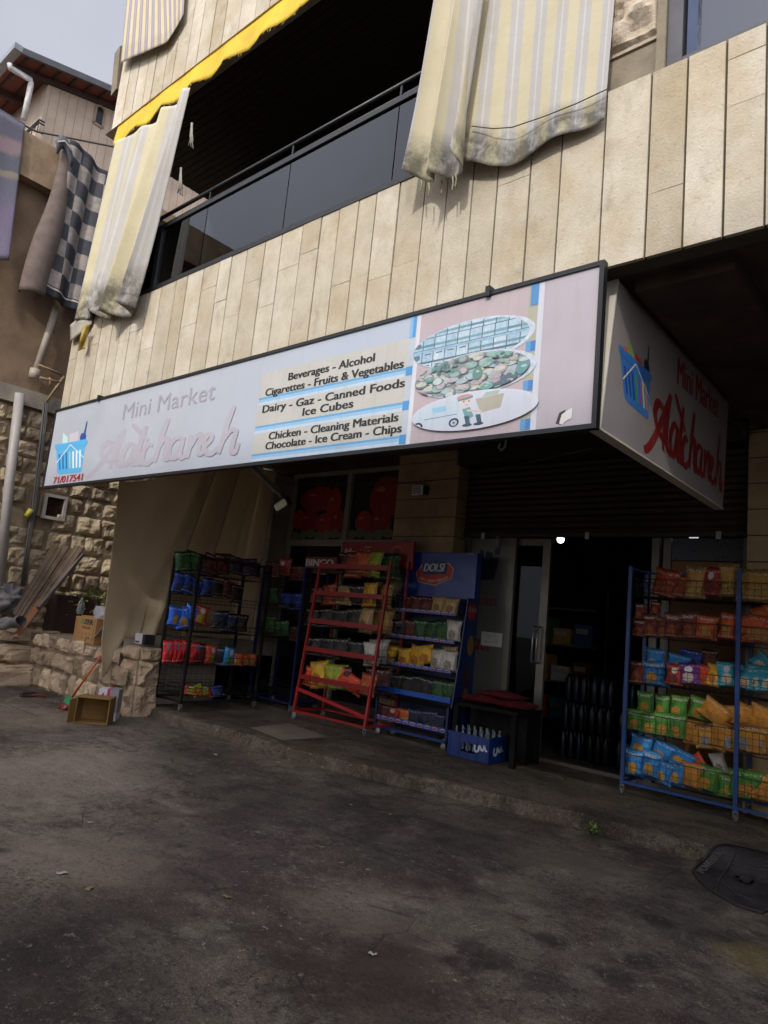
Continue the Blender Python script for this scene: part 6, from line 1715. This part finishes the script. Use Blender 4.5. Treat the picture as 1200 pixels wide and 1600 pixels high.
mb = MB(); mb.bar(px(60, 950, 0, -11.12), px(129, 866, 0, -11.68), .06, .06); mb.obj('edge_batten', M('grey_batten', '#564c46', .8, .2, 5), pb)
mb = MB(); mb.box((-12.0, -.75, zl), (-11.6, .0, zl + .62)); mb.box((-12.0, .1, zl), (-11.7, .7, zl + .35)); o = mb.obj('dark_chest', M('dark_red_brown_wood', '#2f1a14', .7, .2, 5)); tag(o, 'dark red brown wooden chest in the gap under the leaning boards', 'chest')
# grey tarp heap
tp_ = thing('tarpaulin', px(15, 950, 1, -1.55), 'crumpled grey tarpaulin heap and roll at the left edge on the wall', 'tarpaulin')
m_tp = M('grey_tarp', '#6b6868', .6, .2, 4, .5, 12)
mb = MB(); c = px(2, 940, 1, -1.45); lump(mb, c, .42, .3, .26, 8, .55, 40, 26); mb.obj('tarp_heap', m_tp, tp_)
mb = MB(); a, b = px(-14, 974, 1, -1.7), px(33, 969, 1, -1.6)
mb.grid(lambda u, v: a.lerp(b, u) + Vector((0, 0, -.03 * math.sin(u * 3))) + Vector((0, math.cos(v * 2 * math.pi), math.sin(v * 2 * math.pi))) * (.075 + .02 * math.sin(u * 9 + v * 13) + .03 * nz(u * 5, v * 4)), 24, 20); mb.obj('tarp_roll', m_tp, tp_)
# plants
def tuft(c, r, h, n, seed, size, label, cat, name, cols=('#3f5a1e', '#5a7a2a')):
    rg = random.Random(seed); mb = MB()
    for k in range(n):
        a_ = rg.uniform(0, 6.28); rr_ = r * rg.random() ** .6; hh = h * rg.uniform(.2, 1)
        p = Vector(c) + Vector((rr_ * math.cos(a_), rr_ * math.sin(a_), hh))
        d = Vector((rg.uniform(-1, 1), rg.uniform(-1, 1), rg.uniform(-.3, .8))).normalized(); s_ = d.cross(Vector((rg.uniform(-1, 1), rg.uniform(-1, 1), 1))).normalized()
        L = size * rg.uniform(.6, 1.4)
        mb.poly([p, p + d * L * .5 + s_ * L * .25, p + d * L, p + d * L * .5 - s_ * L * .25], k % 2, rg.random())
        if k % 3 == 0: mb.tube([Vector(c) + Vector((rr_ * .3 * math.cos(a_), rr_ * .3 * math.sin(a_), 0)), p], .002, 3, 2)
    o = mb.obj(name, [M(name + '_leaf_a', cols[0], .7, .3, 20), M(name + '_leaf_b', cols[1], .7, .3, 20), M(name + '_stem', '#5a5230', .8)])
    return tag(o, label, cat)
c = px(140, 955, 0, -11.85); tuft((-11.82, c.y - .1, c.z - .2), .55, .55, 420, 4, .07, 'yellowish green weed growing out of the rubble wall above the boxes', 'weed', 'wall_weed', ('#4a5a1e', '#71722c'))
tuft(px(924, 1303, 2, .0), .045, .07, 40, 6, .035, 'tiny weed sprouting at the step edge near the middle', 'weed', 'step_weed')
tuft(px(1097, 1326, 2, .0), .09, .1, 130, 7, .04, 'green weed tuft at the step beside the black rubber mat', 'weed', 'mat_weed', ('#2f4a18', '#3f6220'))
# broom
br = thing('broom', px(106, 1106, 2, 0), 'orange handled broom with red and green head leaning on the stone wall', 'broom')
a, b = px(112, 1090, 1, -1.6), px(168, 1011, 1, -1.3)
mb = MB(); mb.tube([a, b], .014, 8); mb.obj('handle', M('orange_handle', '#a5421c', .4), br)
d = (b - a).normalized()
mb = MB(); mb.bar(a + Vector((0, 0, .01)), a - d * .09, .15, .05, up=(0, 1, 0)); mb.obj('brush_head', M('green_head', '#2f7a52', .4), br)
mb = MB(); rg = random.Random(3); sx_ = d.cross(Vector((0, 1, 0))).normalized()
for k in range(150):
    p = a - d * .09 + sx_ * rg.uniform(-.075, .075) + Vector((0, rg.uniform(-.025, .025), 0)); e = p - d * rg.uniform(.09, .13) + sx_ * rg.uniform(-.02, .02); e.z = max(e.z, .006); mb.tube([p, e], .004, 3, 0 if k % 3 else 1)
mb.obj('bristles', [M('red_bristle', '#8a1f1a', .6), M('pale_bristle', '#8d7a7a', .6)], br)
db_ = thing('dust_brush', px(45, 1087, 2, 0), 'black bristled hand brush with red handle lying on the ground', 'brush')
a, b, e = px(33, 1086, 2, .03), px(54, 1086, 2, .03), px(72, 1088, 2, .02)
mb = MB(); rg = random.Random(8)
for k in range(220):
    p = a.lerp(b, rg.random()); an = rg.uniform(0, 6.28); mb.tube([p, p + Vector((rg.uniform(-.01, .01), .045 * math.cos(an), max(-.024, .045 * math.sin(an))))], .004, 3)
mb.obj('bristles', m_black, db_)
mb = MB(); mb.tube([a, b, e], [.008, .012, .014], 6); mb.obj('handle', M('red_plastic', '#8a1c1c', .4), db_)
# open carton and the white box on it
A_, B_ = px(114, 1130, 2, 0), px(167, 1134, 2, 0)
W = (B_ - A_).length; ud = (B_ - A_).normalized(); vd = Vector((-ud.y, ud.x, 0)); hh = .29; dp = .27
oc = thing('open_carton', A_, 'empty brown cardboard box lying open on its side on the ground', 'box')
def ocp(u, v, z): return A_ + ud * (W * u) + vd * (dp * v) + Vector((0, 0, z))
mb = MB(); tk = .012
def slab_(p, q, r_, s_, nrm_): mb.prism([p, q, r_, s_], nrm_)
slab_(ocp(0, 0, .004), ocp(1, 0, .004), ocp(1, 1, .004), ocp(0, 1, .004), (0, 0, tk))
slab_(ocp(-.02, -.06, hh + .008), ocp(1.01, -.06, hh), ocp(1, 1, hh), ocp(0, 1, hh), (0, 0, tk))
slab_(ocp(0, 0, .017), ocp(0, 1, .017), ocp(0, 1, hh - .001), ocp(0, 0, hh - .001), ud * tk)
slab_(ocp(1, 0, .017), ocp(1, 1, .017), ocp(1, 1, hh - .001), ocp(1, 0, hh - .001), -ud * tk)
slab_(ocp(.03, 1, .017), ocp(.97, 1, .017), ocp(.97, 1, hh - .001), ocp(.03, 1, hh - .001), -vd * tk)
slab_(ocp(0, -.0, .017), ocp(0, -.0, hh - .002), ocp(-.1, -.42, hh - .01), ocp(-.1, -.42, .02), -ud * tk * .6)
mb.obj('carton', m_card2, oc)
c = px(157, 1087, 1, A_.y + .22)
wb = thing('white_box', c, 'white box with pink stripe behind the open cardboard box', 'box')
mb = MB(); bx, by = ocp(.35, 1.15, 0), None
def wbp(u, v, z): return ocp(.42 + .62 * u, 1.12 + .8 * v, z)
def hexa(mb, f, u0, u1, v0, v1, z0, z1, m=0):
    n = mb.add([f(u, v, z) for u in (u0, u1) for v in (v0, v1) for z in (z0, z1)])
    for q in ((0, 1, 3, 2), (4, 6, 7, 5), (0, 4, 5, 1), (2, 3, 7, 6), (0, 2, 6, 4), (1, 5, 7, 3)): mb.face([n + i for i in q], m)
hexa(mb, wbp, 0, 1, 0, 1, .004, .37); mb.obj('carton', M('white_carton', '#b9b6bc', .6, .08), wb)
mb = MB(); hexa(mb, wbp, .42, .55, -.012, 1.01, .1, .373); mb.obj('pink_stripe', PM('#a3204a'), wb)
mb = MB(); hexa(mb, wbp, .552, 1.004, -.008, 1.005, .1, .372); mb.obj('grey_panel', PM('#7f7a84'), wb)
mb = MB(); c2 = wbp(.22, -.01, .3); mb.tube([wbp(.16, -.012, .29), wbp(.24, -.012, .33), wbp(.22, -.012, .27)], .008, 4); mb.obj('red_mark', PM('#9a2a30'), wb)
c = px(212, 1013, 1, -.95)
sb = thing('small_box', c, 'small white and black carton on top of the stone pier', 'box')
mb = MB(); mb.box((-8.5, -1.05, .9), (-8.32, -.9, 1.03)); mb.obj('carton', PM('#a9a9ad'), sb); mb = MB(); mb.box((-8.319, -1.05, .9), (-8.26, -.9, 1.028)); mb.box((-8.48, -1.052, .915), (-8.38, -1.0505, .935)); mb.obj('dark_end', PM('#1a1a1e'), sb)

# ------------------------------------------------------------------ rubber mat, litter
mt = thing('rubber_mat', px(1150, 1380, 2, 0), 'large black ribbed rubber car mat lying on the ground by the step', 'mat')
oz = [(1081, 1362), (1086, 1355), (1098, 1346), (1110, 1330), (1122, 1321), (1140, 1320), (1165, 1325), (1200, 1334), (1240, 1348), (1262, 1372), (1235, 1402), (1212, 1420), (1195, 1428), (1188, 1429), (1150, 1417), (1120, 1400), (1095, 1382)]
def step_y(x):
    for a_, b_ in zip(edge, edge[1:]):
        if a_.x <= x <= b_.x: return a_.y + (b_.y - a_.y) * (x - a_.x) / (b_.x - a_.x)
    return .2
def mp(x, y):
    """point of the mat surface under photo pixel (x, y): flat on the yard, riding up over the step"""
    def zf(p): return .129 * smooth((p.y - (step_y(p.x) - .16)) / .17)
    lo, hi = px(x, y, 2, .2), px(x, y, 2, -.02)
    for _ in range(26):
        m_ = (lo + hi) / 2
        if m_.z > zf(m_): lo = m_
        else: hi = m_
    return Vector(lo)
pts = crom(oz + oz[:1], 4)[:-1]; pts = [mp(x, y) for x, y in pts]
mc = sum(pts, Vector()) / len(pts)
cxp, cyp = 1165, 1375
ring = crom(oz + oz[:1], 4)[:-1]
mb = MB(); prev_ = None; nr = len(ring)
for k in range(8):
    t_ = (k + 1) / 8
    cur = mb.add([mp(cxp + (x - cxp) * t_, cyp + (y - cyp) * t_) + Vector((0, 0, .009)) for x, y in ring])
    if prev_ is None: mb.face([cur + i for i in range(nr)], 0, .5)
    else:
        for i in range(nr): mb.face([prev_ + i, prev_ + (i + 1) % nr, cur + (i + 1) % nr, cur + i], 0, .5, True)
    prev_ = cur
low_ = mb.add([p + Vector((0, 0, .002)) for p in pts])
for i in range(nr): mb.face([prev_ + i, prev_ + (i + 1) % nr, low_ + (i + 1) % nr, low_ + i])

m_mat = NT('mat_rubber'); m_mat.set('Base Color', m_mat.mix(m_mat.ramp(m_mat.noise(6, 5), .35, .65), hexc('#242225'), hexc('#3b383a'))); m_mat.set('Roughness', .9); m_mat.set('Specular IOR Level', .1)
m_mat.bump(m_mat.vor(220), .8, .004)
mb.obj('mat_base', m_mat.mat, mt)
mb = MB(); pp_ = [mc + (p - mc) * .97 for p in pts]
for a, b in zip(pp_, pp_[1:] + pp_[:1]): mb.bar(a + Vector((0, 0, .012)), b + Vector((0, 0, .012)), .012, .008)
zt_ = Vector((0, 0, .012))
for pl_ in ([(1117, 1398), (1122, 1380), (1136, 1360), (1148, 1338), (1158, 1330)], [(1120, 1375), (1150, 1400), (1185, 1412)], [(1140, 1352), (1166, 1358), (1200, 1362)]):
    q = [mp(*p) + zt_ for p in pl_]
    for a, b in zip(q, q[1:]): mb.bar(a, b, .014, .01)
rg = random.Random(2)
for k in range(26):
    x, y = rg.uniform(1125, 1240), rg.uniform(1345, 1405)
    if 1330 + (x - 1120) * .1 < y < 1400 - abs(x - 1185) * .2:
        a_ = mp(x, y) + zt_; b_ = mp(x + rg.uniform(8, 22), y + rg.uniform(-3, 9)) + zt_; mb.bar(a_, b_, .006, .006)
mb.obj('ribs', M('mat_ribs', '#2c2a2c', .5, .2, 20), mt)
mb = MB(); a, b = mp(1100, 1368) + Vector((0, 0, .0125)), mp(1131, 1336) + Vector((0, 0, .0125)); dd = (b - a).normalized(); upv = Vector((-dd.y, dd.x, 0))
letter(mb, 'POWERFUL', a, b, .06, Vector((0, 0, .002)), 0, .08, up=upv); mb.obj('raised_lettering', M('mat_letters', '#4a4646', .5), mt)
rg = random.Random(31)
for k, (x, y, s_) in enumerate(((337, 1180, 1.6), (355, 1403, 1.2), (97, 1366, 1.4), (140, 1390, 1.2), (582, 1493, .9), (152, 1168, 1.3), (435, 1192, 1.0), (895, 1298, 1.2), (141, 1287, .8), (610, 1274, .8))):
    mb = MB(); c = px(x, y, 2, .0); L = .022 * s_; an = rg.uniform(0, 3)
    mb.grid(lambda u, v: c + Vector(((u - .5) * L * 2 * math.cos(an) - (v - .5) * L * math.sin(an), (u - .5) * L * 2 * math.sin(an) + (v - .5) * L * math.cos(an), .005 + .008 * abs(math.sin(u * 4 + k)) )), 5, 3)
    o = mb.obj('paper_scrap', M('litter_%d' % (k % 2), ('#8a867c', '#6a563c')[k % 2], .8)); m_ = o.modifiers.new('thick', 'SOLIDIFY'); m_.thickness = .002
    names_ = ['long pale paper scrap on the ground just below the step', 'small brown leaf like scrap on the ground left of centre', 'pale paper scrap on the cracked ground at lower left', 'brown scrap beside the cracked ground at lower left', 'white speck of paper on the dark ground bottom centre', 'brown scrap on the ground below the open cardboard box', 'small white scrap on the ground in front of the step patch', 'brown crumpled scrap at the foot of the step near the weed', 'tiny white scrap on the ground at the left', 'tiny brown scrap on the ground in the middle']
    tag(o, names_[k], 'litter')
